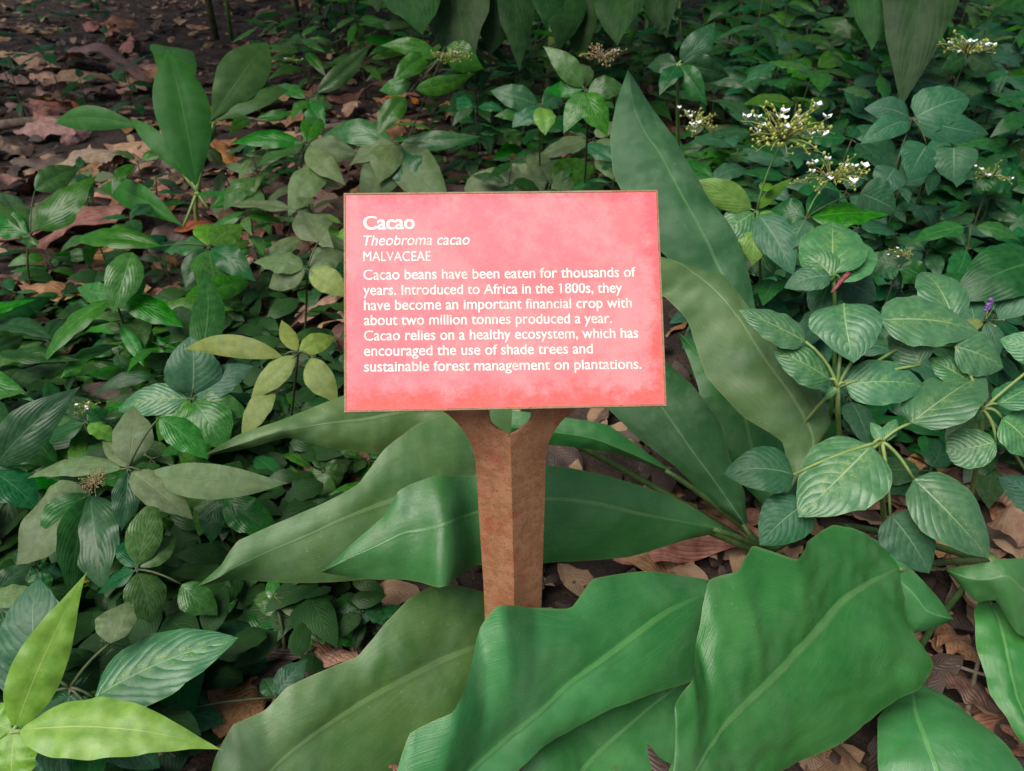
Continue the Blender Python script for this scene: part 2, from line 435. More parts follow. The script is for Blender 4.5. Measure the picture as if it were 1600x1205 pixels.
def blade_geo(prof, asp, fold=0.25, curl=0.6, wave=0.05, wn=3, nu=18, nv=4, seed=0, crump=0.0, cren=0.0, twist=0.0):
    rs = random.Random(seed)
    ph1, ph2 = rs.random() * 6, rs.random() * 6
    bend = rs.uniform(-0.12, 0.12)
    v, uv, f = [], [], []
    y = z = 0.0
    ds = 1.0 / nu
    ang = curl * 0.25
    for i in range(nu + 1):
        t = i / nu
        hw = asp * 0.5 * PROF[prof](t)
        hw *= 1 + cren * math.sin(t * 70)
        ux, uz = -math.sin(-ang), math.cos(ang)
        for j in range(-nv, nv + 1):
            q = j / nv
            aq = abs(q)
            x = q * hw + bend * t * (1 - t) * 1.6
            tw = twist * t
            h = fold * aq * hw * (1 - 0.55 * aq) - 0.18 * hw * aq * aq
            h += wave * asp * aq ** 2 * math.sin(2 * math.pi * wn * t + (ph1 if j < 0 else ph2)) * math.sin(math.pi * min(1, t * 1.1))
            if crump:
                h += crump * mnoise.noise(Vector((x * 4 + seed, t * 4, seed * 3.3))) + crump * 0.4 * mnoise.noise(Vector((x * 11 + seed, t * 11, 3.3)))
            xc = bend * t * (1 - t) * 1.6
            dx_ = x - xc
            x, h = xc + dx_ * math.cos(tw) - h * math.sin(tw), dx_ * math.sin(tw) + h * math.cos(tw)
            v.append(Vector((x, y + h * ux, z + h * uz)))
            uv.append((t, 0.5 + 0.5 * q))
        ang_n = curl * (0.25 - t)
        y += ds * math.cos(ang)
        z += ds * math.sin(ang)
        ang = curl * (0.25 - (t + ds))
    # put the tip back on the +Y axis
    tip = v[-1 - nv]
    a = math.atan2(tip.z, tip.y)
    L = math.hypot(tip.y, tip.z)
    rot = Matrix.Rotation(-a, 3, 'X')
    v = [(rot @ p) / L for p in v]
    kk = 2 * nv + 1
    for i in range(nu):
        for j in range(kk - 1):
            b = i * kk + j
            f.append((b, b + 1, b + kk + 1, b + kk))
    return v, f, uv
GEO, POOL = {}, {}
def geo(shape, asp, var, lo=False, **kw):
    key = (shape, round(asp, 2), var, lo)
    if key not in GEO:
        rs = random.Random(hash((shape, var)) % 1000 if False else var * 17 + len(shape))
        P = dict(fold=rs.uniform(0.1, 0.45), curl=rs.uniform(0.1, 1.5), twist=rs.uniform(-.6, .6), wave=rs.uniform(0.02, 0.07), wn=rs.choice([2, 3, 4]), seed=var * 31 + len(shape))
        if shape == 'torn':
            P.update(crump=0.09, curl=rs.uniform(-0.9, 1.2), fold=rs.uniform(-0.6, 0.8), wave=0.12)
        if shape == 'ovate' or shape == 'heart':
            P.update(cren=0.012, wave=0.035, curl=rs.uniform(0.4, 1.1), twist=rs.uniform(-.25, .25))
        P.update(kw)
        if shape == 'acum':
            P.update(nu=60, wave=0.05, wn=5.3, crump=.02, twist=rs.uniform(-.2, .2), curl=.7, fold=.25)
        if lo:
            P.update(nu=8, nv=2)
        GEO[key] = blade_geo(shape, asp, **P)
    return GEO[key]
def blade(shape, asp, mat, var):
    asp = max(0.12, round(asp * 20) / 20)
    key = (shape, asp, mat, var)
    if key not in POOL:
        POOL[key] = add_mesh('leaf', *geo(shape, asp, var), LM[mat])
    return POOL[key]
def frame(base, tip, nrm):
    y = (tip - base)
    L = y.length
    y.normalize()
    x = y.cross(nrm)
    if x.length < 1e-5:
        x = y.cross(Vector((1, 0, 0.3)))
    x.normalize()
    z = x.cross(y)
    m = Matrix((x, y, z)).transposed().to_4x4() @ Matrix.Scale(L, 4)
    m.translation = base
    return m, L
def leaf(parent, base, tip, width, mat='lance', shape='lance', roll=0.0, face=0.55, name='leaf', rs=random, label=None):
    """A blade from base to tip (world), WIDTH metres across as seen from above it."""
    mid = (base + tip) / 2
    ax = (tip - base).normalized()
    n = (CAM - mid).normalized() * face + Vector((0, 0, 1)) * (1 - face)
    n = n - ax * n.dot(ax)
    n.normalize()
    n = Matrix.Rotation(roll, 3, ax) @ n
    m, L = frame(base, tip, n)
    me = blade(shape, width / L, mat, rs.randrange(8))
    if parent is None:
        return link(name, me, None, mw=m)
    m.translation = base - parent.location
    o = link(name, me, parent, mw=m)
    if label:
        o['label'] = label
    return o

# ------------------------------------------------------------------ setting: the ground
def build_ground():
    xs = np.concatenate([np.linspace(-60, -5, 12), np.linspace(-4.5, 4.5, 90), np.linspace(5, 60, 12)])
    ys = np.concatenate([np.linspace(-30, 0, 8), np.linspace(0.2, 7.5, 75), np.linspace(8, 90, 14)])
    v, f = [], []
    for y in ys:
        for x in xs:
            v.append((x, y, ground_z(x, y) - 0.012 + 0.012 * mnoise.noise(Vector((x * 7, y * 7, 0)))))
    nx = len(xs)
    for j in range(len(ys) - 1):
        for i in range(nx - 1):
            a = j * nx + i
            f.append((a, a + 1, a + nx + 1, a + nx))
    o = link('ground', add_mesh('ground', v, f, None, M_SOIL))
    o['kind'] = 'structure'
build_ground()

# ------------------------------------------------------------------ the sign
SGN_C = Vector((-0.00712607, 0.63681348, 0.60247944))
SX = Vector((0.99915813, 0.04070899, -0.00508045))
SY = Vector((-0.02246847, 0.64662125, 0.76248025))
SN = SX.cross(SY).normalized()
SY = SN.cross(SX).normalized()
SW, SH = 0.297, 0.20624
def on_sign(px, py):
    ray = FWD + (px - 800) / FPX * RGT - (py - 602.5) / FPX * UPV
    t = (SGN_C - CAM).dot(SN) / ray.dot(SN)
    p = CAM + ray * t - SGN_C
    return p.dot(SX), p.dot(SY)

def metal_material(name, a, b, red):
    m, nt = nodes_of(name)
    k = NT(nt)
    tc = k.n('ShaderNodeTexCoord').outputs['Object']
    n1 = k.noise(tc, 55, 8, 0.72)
    n2 = k.noise(tc, 16, 6, 0.72)
    n3 = k.noise(tc, 420, 3, 0.7)
    col = k.mix(k.ss(n1, 0.42, 0.58), a, b)
    col = k.mix(k.m('MULTIPLY', k.ss(n2, 0.5, 0.62), 0.7), col, red)
    col = k.mix(k.m('MULTIPLY', k.ss(n3, 0.57, 0.66), 0.6), col, (0.36, 0.24, 0.17))
    col = k.mix(k.m('MULTIPLY', k.ss(n3, 0.43, 0.34), 0.55), col, (0.07, 0.035, 0.025))
    b_ = k.n('ShaderNodeBsdfPrincipled')
    k.link(col, b_.inputs['Base Color'])
    k.put(b_.inputs['Roughness'], k.m('ADD', 0.42, k.m('MULTIPLY', n1, 0.35)))
    b_.inputs['Specular IOR Level'].default_value = 0.45
    bp = k.n('ShaderNodeBump'); bp.inputs['Strength'].default_value = 0.5; bp.inputs['Distance'].default_value = 0.0008
    k.link(k.m('ADD', n3, k.m('MULTIPLY', n1, 1.2)), bp.inputs['Height'])
    k.link(bp.outputs[0], b_.inputs['Normal'])
    o = k.n('ShaderNodeOutputMaterial'); k.link(b_.outputs[0], o.inputs[0])
    return m
M_METAL = metal_material('weathered_bronze', (0.31, 0.14, 0.06), (0.41, 0.19, 0.1), (0.36, 0.085, 0.05))
M_EDGE = metal_material('bronze_edge', (0.22, 0.15, 0.075), (0.3, 0.2, 0.11), (0.26, 0.12, 0.06))

def face_material():
    m, nt = nodes_of('faded_red_print')
    k = NT(nt)
    uv = k.n('ShaderNodeUVMap').outputs[0]      # metres on the panel, centred
    sp = k.n('ShaderNodeSeparateXYZ'); k.link(uv, sp.inputs[0])
    x, y = sp.outputs[0], sp.outputs[1]
    v3 = k.comb(x, y, 0.0)
    nz = k.noise(v3, 60, 8, 0.78)
    nz2 = k.noise(v3, 12, 4, 0.6)
    grain = k.noise(k.comb(k.m('MULTIPLY', x, 140.0), k.m('MULTIPLY', y, 900.0)), 1.0, 3, 0.6)
    grain2 = k.noise(k.comb(k.m('MULTIPLY', x, 700.0), k.m('MULTIPLY', y, 120.0)), 1.0, 3, 0.6)
    ex = k.m('SUBTRACT', SW / 2, k.m('ABSOLUTE', x))
    exr = k.m('SUBTRACT', SW / 2, x)
    exl = k.m('ADD', k.m('ADD', SW / 2, x), 0.013)
    ey1 = k.m('ADD', SH / 2, y)                  # from the bottom edge
    ey2 = k.m('ADD', k.m('SUBTRACT', SH / 2, y), 0.012)
    wob = k.m('MULTIPLY', k.m('SUBTRACT', nz, 0.5), 0.034)
    wob2 = k.m('MULTIPLY', k.m('SUBTRACT', nz2, 0.5), 0.03)
    e = k.m('MINIMUM', k.m('MINIMUM', exr, exl), k.m('MINIMUM', k.m('MULTIPLY', ey1, 0.72), k.m('MULTIPLY', ey2, 0.85)))
    e = k.m('ADD', e, k.m('ADD', wob, wob2))
    fade = k.ss(e, 0.006, 0.019)
    lr = k.ss(x, -0.16, 0.16)
    tb = k.ss(y, -0.08, 0.09)
    red = k.mix(tb, (0.8, 0.1, 0.085), (0.8, 0.1, 0.145))
    pale = k.mix(lr, (0.82, 0.165, 0.205), (0.83, 0.175, 0.19))
    pale = k.mix(k.ss(k.m('ADD', k.m('MULTIPLY', nz2, 0.6), k.m('MULTIPLY', nz, 0.4)), 0.42, 0.6), pale, (0.84, 0.26, 0.275))
    red = k.mix(k.ss(nz, 0.4, 0.65), red, (0.82, 0.14, 0.14))
    col = k.mix(k.m('MULTIPLY', fade, 0.92), red, pale)
    col = k.mix(k.m('MULTIPLY', k.ss(grain, 0.5, 0.75), 0.22), col, (0.86, 0.3, 0.32))
    col = k.mix(k.m('MULTIPLY', k.ss(grain2, 0.5, 0.75), 0.22), col, (0.8, 0.17, 0.18))
    # dark specks and scuffs, in patches
    fine = k.noise(v3, 700, 3, 0.7)
    patch = k.noise(v3, 22, 3, 0.6)
    col = k.mix(k.m('MULTIPLY', k.m('MULTIPLY', k.ss(fine, 0.57, 0.64), k.ss(patch, 0.47, 0.62)), 0.65), col, (0.36, 0.09, 0.09))
    col = k.mix(k.m('MULTIPLY', k.m('MULTIPLY', k.ss(fine, 0.4, 0.33), k.ss(patch, 0.45, 0.3)), 0.4), col, (0.9, 0.55, 0.52))
    dirt = k.m('MULTIPLY', k.ss(k.m('ADD', k.m('MINIMUM', ex, k.m('MINIMUM', ey1, k.m('SUBTRACT', SH / 2, y))), k.m('MULTIPLY', k.m('SUBTRACT', nz, 0.5), 0.016)), 0.004, 0.0), 0.6)
    col = k.mix(dirt, col, (0.3, 0.17, 0.1))
    b = k.n('ShaderNodeBsdfPrincipled')
    k.link(col, b.inputs['Base Color'])
    k.put(b.inputs['Roughness'], k.m('ADD', 0.45, k.m('MULTIPLY', nz, 0.3)))
    b.inputs['Specular IOR Level'].default_value = 0.35
    bp = k.n('ShaderNodeBump'); bp.inputs['Strength'].default_value = 0.25; bp.inputs['Distance'].default_value = 0.0005
    k.link(k.m('ADD', fine, grain), bp.inputs['Height']); k.link(bp.outputs[0], b.inputs['Normal'])
    o = k.n('ShaderNodeOutputMaterial'); k.link(b.outputs[0], o.inputs[0])
    return m
def ink_material():
    m, nt = nodes_of('worn_cream_ink')
    k = NT(nt)
    tc = k.n('ShaderNodeTexCoord').outputs['Object']
    fine = k.noise(tc, 900, 3, 0.7)
    patch = k.noise(tc, 30, 4, 0.65)
    w = k.m('MULTIPLY', k.ss(fine, 0.4, 0.6), k.ss(patch, 0.42, 0.62))
    col = k.mix(k.m('MULTIPLY', w, 0.75), (0.9, 0.83, 0.74), (0.85, 0.3, 0.3))
    b = k.n('ShaderNodeBsdfPrincipled')
    k.link(col, b.inputs['Base Color'])
    b.inputs['Roughness'].default_value = 0.6
    o = k.n('ShaderNodeOutputMaterial'); k.link(b.outputs[0], o.inputs[0])
    return m

def build_sign():
    base = Vector((0.0, 0.592, 0.0))
    t = thing('plant_label_sign', base, 'red plant label on a bronze post, the only sign, standing among big glossy leaves', 'sign')
    Mx = Matrix((SX, SY, SN)).transposed().to_4x4()
    Mx.translation = SGN_C - base
    # bronze tray: flat back, thin raised rim
    hw, hh, th, rim, lip = SW / 2, SH / 2, 0.0045, 0.0018, 0.0008
    def rect(w, h, z):
        return [(-w, -h, z), (w, -h, z), (w, h, z), (-w, h, z)]
    loops = [rect(hw - .0004, hh - .0004, -th), rect(hw, hh, -th + .0004), rect(hw, hh, lip - .0004), rect(hw - .0004, hh - .0004, lip), rect(hw - rim, hh - rim, lip), rect(hw - rim, hh - rim, -0.0004)]
    v = [p for l in loops for p in l]
    f = [(3, 2, 1, 0)]
    for i in range(len(loops) - 1):
        for j in range(4):
            f.append((i * 4 + j, i * 4 + (j + 1) % 4, i * 4 + 4 + (j + 1) % 4, i * 4 + 4 + j))
    b = len(v) - 4
    f.append((b, b + 1, b + 2, b + 3))
    pan = link('panel', add_mesh('panel', v, f, None, M_EDGE, smooth=False), t, mw=Mx)
    # printed face sheet inside the rim, with softly worn outline
    n = 40
    w2, h2 = hw - rim - .0002, hh - rim - .0002
    v, uv = [], []
    for j in range(n + 1):
        for i in range(n + 1):
            x, y = -w2 + 2 * w2 * i / n, -h2 + 2 * h2 * j / n
            v.append((x, y, 0.0003)); uv.append((x, y))
    f = [(j * (n + 1) + i, j * (n + 1) + i + 1, (j + 1) * (n + 1) + i + 1, (j + 1) * (n + 1) + i) for j in range(n) for i in range(n)]
    face = link('printed_face', add_mesh('printed_face', v, f, uv, face_material()), pan)
    ink = ink_material()
    lines = [  # text, left px, baseline px at left, right px, baseline px at right, cap height px, weight, shear, name
        ('Cacao', 568, 359, 648, 358, 20.5, 0.012, 0, 'heading_text'),
        ('Theobroma cacao', 568, 384, 734, 382.5, 15.5, 0.004, 0.2, 'species_text'),
        ('MALVACEAE', 568, 408.5, 673, 408, 15.5, 0.0, 0, 'family_text'),
        ('Cacao beans have been eaten for thousands of', 568, 437.5, 993, 433, 15.5, 0.004, 0, 'body_text'),
        ('years. Introduced to Africa in the 1800s, they', 568, 461.5, 972, 457.5, 15.5, 0.004, 0, 'body_text'),
        ('have become an important financial crop with', 569, 485, 987, 481, 15.5, 0.004, 0, 'body_text'),
        ('about two million tonnes produced a year.', 569, 508.5, 956, 505, 15.5, 0.004, 0, 'body_text'),
        ('Cacao relies on a healthy ecosystem, which has', 569, 532.5, 997, 528, 15.5, 0.004, 0, 'body_text'),
        ('encouraged the use of shade trees and', 569, 556.5, 926, 552.5, 15.5, 0.004, 0, 'body_text'),
        ('sustainable forest management on plantations.', 569, 581, 1002, 576.5, 15.5, 0.004, 0, 'body_text'),
    ]
    for s, x0, y0, x1, y1, cap, wt, sh, nm in lines:
        cu = bpy.data.curves.new(nm, 'FONT')
        cu.body = s
        cu.offset = wt
        cu.shear = sh
        cu.resolution_u = 4
        ob = bpy.data.objects.new('tmp', cu)
        COL.objects.link(ob)
        bpy.context.view_layer.update()
        me = bpy.data.meshes.new_from_object(ob)
        bpy.data.objects.remove(ob)
        flag = None
        if '1' in s:                             # the typeface's 1 has a flag, the built-in one has none
            cu.body = s[:s.index('1') + 1]
            ob = bpy.data.objects.new('tmp', cu)
            COL.objects.link(ob)
            bpy.context.view_layer.update()
            flag = ob.bound_box[6][0]
            bpy.data.objects.remove(ob)
        P = np.empty(len(me.vertices) * 3); me.vertices.foreach_get('co', P); P = P.reshape(-1, 3)
        lo, hi = P[:, 0].min(), P[:, 0].max()
        a, bq = on_sign(x0, y0), on_sign(x1, y1)
        c = on_sign(x0, y0 - cap)
        wid = math.hypot(bq[0] - a[0], bq[1] - a[1])
        ch = c[1] - a[1]
        ux, uy = (bq[0] - a[0]) / wid, (bq[1] - a[1]) / wid
        sx, sy = wid / (hi - lo), ch / 0.70
        py_ = P[:, 1]
        if nm != 'family_text':              # taller x-height, as in the sign's typeface
            py_ = np.where(py_ <= 0, py_, np.where(py_ <= 0.467, py_ * 1.12, 0.523 + (py_ - 0.467) * 0.177 / 0.233))
        lx, ly = (P[:, 0] - lo) * sx, py_ * sy
        Q = np.stack([a[0] + lx * ux - ly * uy, a[1] + lx * uy + ly * ux, np.full(len(P), 0.0005)], 1)
        # heavier stroke: the same letters again, a hair to each side and a hair higher
        st = (0.014 if nm == 'heading_text' else 0.002 if nm != 'body_text' else 0.007) * sx
        V = [Q + np.array([dx_ * st * ux, dx_ * st * uy, zz]) for dx_, zz in ((0, 0), (-1, 4e-5), (1, 8e-5))]
        F = [tuple(p_.vertices) for p_ in me.polygons]
        nq = len(Q)
        if flag is not None:
            fx = (np.array([flag - .07, flag - .2, flag - .2, flag - .07]) - lo) * sx
            fy = np.array([.70, .61, .53, .60]) * sy
            fq = np.stack([a[0] + fx * ux - fy * uy, a[1] + fx * uy + fy * ux, np.full(4, 0.0005)], 1)
            V = [np.concatenate([v_, fq + np.array([0, 0, zz_])]) for v_, zz_ in zip(V, (12e-5, 16e-5, 20e-5))]
            F.append((nq, nq + 1, nq + 2, nq + 3))
            nq += 4
        me2 = add_mesh(nm, np.concatenate(V), [tuple(i + nq * c_ for i in q_) for c_ in range(3) for q_ in F], None, ink, smooth=False)
        bpy.data.meshes.remove(me)
        me = me2
        link(nm, me, pan)
    # post: two flanges of a folded plate, ridge towards the viewer, flared under the panel with a pointed cut-out
    def PX(px, py):                       # pixel -> x, z on the post's plane
        ray = FWD + (px - 800) / FPX * RGT - (py - 602.5) / FPX * UPV
        p = CAM + ray * (0.586 / ray.y)
        return p.x, p.z
    prof = [  # py, left, inner left, ridge, inner right, right
        (615, 668, 765, 797, 829, 918), (640, 690, 765, 797, 829, 899), (648, 700, 765, 797, 829, 890), (655, 708, 765.5, 797, 828.5, 881), (664, 717, 769, 797, 822, 873),
        (674, 725, 783, 797, 810, 866), (681, 729, 796.5, 797.3, 798, 862), (690, 734, 797.5, 797.5, 797.5, 858), (700, 738, 798, 798, 798, 855.5), (715, 741.5, 798.5, 798.5, 798.5, 853.5), (740, 744.5, 799, 799, 799, 852),
        (800, 748, 800.5, 800.5, 800.5, 850.5), (870, 752.5, 802, 802, 802, 848.5), (950, 757, 803.5, 803.5, 803.5, 846)]
    rows = [np.array(q, float) for q in prof]
    kq = (1200 - 950) / (950 - 800)
    rows.append(rows[-1] + (rows[-1] - rows[-3]) * kq)
    rows[-1][1:] = rows[-2][1:] + (rows[-2] - rows[-4])[1:] * kq * 0.62
    dense = crom(rows, 110)
    v, f = [], []
    slope, thk = 0.46, 0.0035
    def on_post(px, py, pr):              # where the photo's point lies on the folded plate
        ray = FWD + (px - 800) / FPX * RGT - (py - 602.5) / FPX * UPV
        rr = FWD + (pr - 800) / FPX * RGT - (py - 602.5) / FPX * UPV
        xr = CAM.x + rr.x * 0.586 / rr.y
        y = 0.586
        k_ = slope * (1 - 0.75 * max(0.0, min(1.0, (720 - py) / 70)))
        for _ in range(8):
            x = ray.x * y / ray.y
            y = 0.586 + k_ * abs(x - xr)
        return CAM + ray * (y / ray.y)
    for side in (0, 1):
        b0 = len(v)
        m = 7
        for r_ in dense:
            py, l, il, xr, ir, rt = [float(q) for q in r_]
            a, e = (il, l) if side == 0 else (ir, rt)
            for back in (0, 1):
                for j in range(m + 1):
                    x = a + (e - a) * j / m
                    p_ = on_post(x, py, xr)
                    v.append((p_.x - base.x, p_.y + back * thk - base.y, p_.z))
        kk = 2 * (m + 1)
        nr = len(dense)
        for i in range(nr - 1):
            o = b0 + i * kk
            for j in range(m):
                q1 = (o + j, o + j + 1, o + kk + j + 1, o + kk + j)
                q2 = (o + m + 1 + j, o + kk + m + 1 + j, o + kk + m + 2 + j, o + m + 2 + j)
                f += [q1, q2] if side == 1 else [q1[::-1], q2[::-1]]
            e1 = (o + m, o + 2 * m + 1, o + kk + 2 * m + 1, o + kk + m)
            e2 = (o, o + kk, o + kk + m + 1, o + m + 1)
            f += [e1, e2] if side == 1 else [e1[::-1], e2[::-1]]
    me = add_mesh('post', v, f, None, M_METAL, smooth=False)
    link('post', me, t)
build_sign()

# ------------------------------------------------------------------ the big lily-like clumps round the post
def crown(p, parent, r=0.02, h=0.05):
    t = MB()
    t.tube([p + Vector((0, 0, -0.03)), p + Vector((0, 0, h * 0.5)), p + Vector((0, 0, h))], r, r * 0.6, 10)
    t.build('crown', M_LSTEM, parent, parent.location)

def build_lilies():
    # clump whose leaves lie round the post
    r1 = G(1210, 905)
    c1 = thing('broadleaf_lily', r1, 'large glossy lily clump whose long leaves lie in front of and behind the bronze post', 'lily plant', 'broad leaved lilies around the sign')
    crown(r1, c1)
    pt = r1 + Vector((0, 0, 0.04))
    hero_leaf(c1, 'lily', [(1103, 905, 1107, 926, 1114, 948, .97), (1010, 892, 1040, 957, 1088, 1062, .94), (925, 904, 960, 1018, 1022, 1084, .91), (893, 951, 893, 1068, 955, 1106, .885),
        (835, 950, 843, 1112, 893, 1142, .865), (780, 944, 800, 1150, 846, 1168, .85, -.012, .015), (752, 978, 758, 1188, 815, 1198, .83), (736, 1050, 715, 1226, 775, 1245, .81),
        (708, 1112, 672, 1262, 735, 1292, .79), (640, 1148, 628, 1300, 690, 1335, .78), (602, 1260, 588, 1345, 625, 1375, .77), (540, 1400, 540, 1400, 540, 1400, .76)],
        petiole=pt, seed=1, bulge=0.13, wave=0.004, label='wide glossy leaf whose wavy edge crosses the foot of the post')
    hero_leaf(c1, 'lily', [(1085, 1040, 1085, 1050, 1090, 1060, 1.0), (985, 1075, 1010, 1110, 1070, 1130, .97), (900, 1120, 930, 1180, 1060, 1210, .925), (835, 1165, 880, 1240, 1010, 1290, .88), (760, 1320, 780, 1330, 860, 1360, .83), (700, 1400, 700, 1400, 700, 1400, .8)],
        petiole=pt, seed=2, label='dark leaf tucked under the wavy leaf')
    hero_leaf(c1, 'lily_old', [(785, 935, 792, 996, 800, 1045, 1.03), (735, 919, 735, 1014, 765, 1085, 1.0), (688, 911, 690, 1033, 735, 1130, .98), (640, 934, 640, 1057, 690, 1180, .96), (600, 974, 590, 1083, 645, 1220, .945),
        (560, 1026, 540, 1112, 590, 1250, .93), (508, 1047, 497, 1142, 535, 1272, .915), (450, 1073, 455, 1175, 485, 1295, .9), (414, 1112, 420, 1208, 448, 1312, .89), (364, 1132, 385, 1245, 405, 1325, .88), (334, 1188, 350, 1285, 368, 1335, .87), (305, 1345, 305, 1345, 305, 1345, .86)],
        petiole=pt, seed=3, bulge=0.16, wave=0.004, label='dull green leaf sweeping out from behind the foot of the post')
    hero_leaf(c1, 'lily', [(1127, 822, 1128, 827, 1126, 833, 1.03), (1078, 790, 1062, 815, 1065, 846, 1.015), (1012, 762, 990, 800, 985, 871, 1.0), (950, 744, 930, 785, 905, 877, .985), (880, 729, 860, 779, 850, 880, .97),
        (800, 725, 790, 789, 790, 890, .955), (735, 745, 735, 804, 742, 882, .95), (684, 742, 697, 818, 692, 919, .905, .035, -.012), (640, 758, 655, 830, 655, 910, .917, .02, .0), (622, 768, 630, 834, 630, 905, .92), (600, 806, 590, 853, 590, 906, .92), (550, 850, 545, 873, 545, 902, .915), (502, 894, 502, 894, 502, 894, .91)],
        petiole=pt, seed=4, bulge=0.12, wave=0.003, n=60, label='glossy creased leaf passing straight behind the post')
    hero_leaf(c1, 'lily_old', [(800, 640, 790, 735, 800, 830, 1.09), (720, 636, 720, 753, 740, 860, 1.07), (650, 664, 660, 768, 680, 880, 1.05), (602, 700, 600, 786, 610, 900, 1.03), (560, 757, 540, 808, 540, 909, 1.01),
        (500, 789, 480, 836, 480, 911, .995), (430, 819, 420, 862, 410, 909, .98), (371, 845, 369, 885, 366, 906, .965), (345, 884, 340, 903, 340, 911, .955), (306, 918, 306, 918, 306, 918, .95)],
        petiole=pt, seed=5, bulge=0.14, wave=0.003, label='dull leaf with a long drawn out tip under the creased leaf')
    hero_leaf(c1, 'lily_old', [(770, 590, 770, 640, 745, 690, 1.2), (640, 598, 650, 642, 660, 695, 1.18), (560, 610, 570, 655, 592, 710, 1.16), (500, 632, 510, 662, 520, 701, 1.14), (430, 660, 440, 674, 450, 684, 1.12), (370, 680, 380, 692, 390, 700, 1.11), (316, 713, 316, 713, 316, 713, 1.1)],
        petiole=pt, seed=6, bulge=0.2, wave=0.004, label='grey green leaf reaching out from below the edge of the sign')
    hero_leaf(c1, 'lily', [(1046, 733, 1046, 736, 1044, 738, 1.14), (950, 664, 940, 690, 960, 708, 1.14), (880, 652, 870, 676, 880, 697, 1.14), (790, 640, 780, 665, 790, 690, 1.14), (700, 650, 700, 650, 700, 650, 1.14)],
        petiole=pt, seed=7, label='narrow leaf behind the top of the post')
    # clump with the widest leaf
    r2 = G(1530, 905)
    c2 = thing('broadleaf_lily', r2, 'lily clump with the widest leaf, spread flat over dry leaf litter, right of the post', 'lily plant', 'broad leaved lilies around the sign')
    crown(r2, c2)
    p2 = r2 + Vector((0, 0, 0.04))
    hero_leaf(c2, 'lily', [(1400, 868, 1412, 886, 1425, 900, .95), (1352, 832, 1365, 908, 1410, 950, .92), (1302, 820, 1322, 935, 1424, 992, .89, .03, .03), (1262, 847, 1287, 972, 1462, 1040, .87, .01, .045), (1247, 875, 1255, 1006, 1434, 1075, .855, .0, .05),
        (1174, 852, 1222, 1044, 1388, 1102, .84, .015, .05), (1154, 892, 1187, 1080, 1315, 1158, .82, .02, .045), (1106, 908, 1152, 1118, 1245, 1194, .80, .03, .04), (1089, 1000, 1120, 1156, 1198, 1216, .785, .03, .03), (1084, 1060, 1090, 1196, 1150, 1242, .77), (1055, 1100, 1063, 1235, 1105, 1270, .76), (1052, 1185, 1030, 1280, 1050, 1312, .75), (985, 1345, 985, 1345, 985, 1345, .74)],
        petiole=p2, seed=8, bulge=0.09, wave=0.005, n=96, m=14, label='widest leaf, pale midrib, jagged outline')
    hero_leaf(c2, 'lily', [(1320, 818, 1325, 840, 1330, 870, .96), (1390, 855, 1385, 890, 1370, 930, .95), (1430, 895, 1425, 925, 1405, 965, .94), (1463, 930, 1450, 955, 1424, 992, .935), (1490, 967, 1490, 968, 1488, 970, .93)],
        petiole=p2, seed=9, label='short leaf sticking out behind the widest leaf')
    hero_leaf(c2, 'lily', [(1420, 1062, 1424, 1070, 1436, 1066, .98), (1372, 1120, 1432, 1118, 1512, 1112, .93), (1372, 1195, 1455, 1180, 1580, 1170, .89), (1382, 1290, 1485, 1272, 1615, 1245, .86), (1520, 1390, 1520, 1390, 1520, 1390, .84)],
        petiole=p2, seed=10, bulge=0.15, label='leaf low in front with a yellowish patch')
    # clump at the frame edge
    r3 = G(1640, 905)
    c3 = thing('broadleaf_lily', r3, 'lily clump with a curled down leaf beside brown litter, cut by the picture edge', 'lily plant', 'broad leaved lilies around the sign')
    crown(r3, c3)
    p3 = r3 + Vector((0, 0, 0.04))
    hero_leaf(c3, 'lily', [(1690, 905, 1690, 930, 1690, 960, .95), (1610, 872, 1615, 930, 1640, 1010, .93), (1560, 874, 1575, 900, 1590, 990, .925), (1535, 880, 1545, 905, 1556, 938, .93), (1510, 884, 1515, 905, 1525, 940, .94), (1476, 890, 1476, 890, 1476, 890, .95)],
        petiole=p3, seed=11, label='curled leaf')
    hero_leaf(c3, 'lily', [(1530, 935, 1550, 945, 1580, 930, .99), (1522, 960, 1562, 975, 1610, 965, .97), (1527, 1020, 1575, 1035, 1645, 1040, .94), (1548, 1085, 1595, 1105, 1660, 1110, .92), (1585, 1145, 1620, 1160, 1670, 1170, .9), (1650, 1230, 1650, 1230, 1650, 1230, .88)],
        petiole=p3, seed=12, bulge=0.2, label='hanging leaf')
    # clump behind the sign
    r4 = G(1260, 800)
    c4 = thing('broadleaf_lily', r4, 'tall lily clump rising behind the sign with one upright pointed leaf', 'lily plant', 'broad leaved lilies around the sign')
    crown(r4, c4)
    p4 = r4 + Vector((0, 0, 0.04))
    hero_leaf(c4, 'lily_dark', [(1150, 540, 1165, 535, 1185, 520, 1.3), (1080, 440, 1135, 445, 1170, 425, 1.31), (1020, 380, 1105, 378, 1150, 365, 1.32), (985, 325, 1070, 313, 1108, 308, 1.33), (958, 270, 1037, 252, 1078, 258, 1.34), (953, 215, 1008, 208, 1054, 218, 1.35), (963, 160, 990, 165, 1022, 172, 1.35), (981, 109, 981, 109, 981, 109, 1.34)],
        petiole=p4, seed=13, bulge=0.12, wave=0.005, label='tallest leaf, upright with a pointed tip')
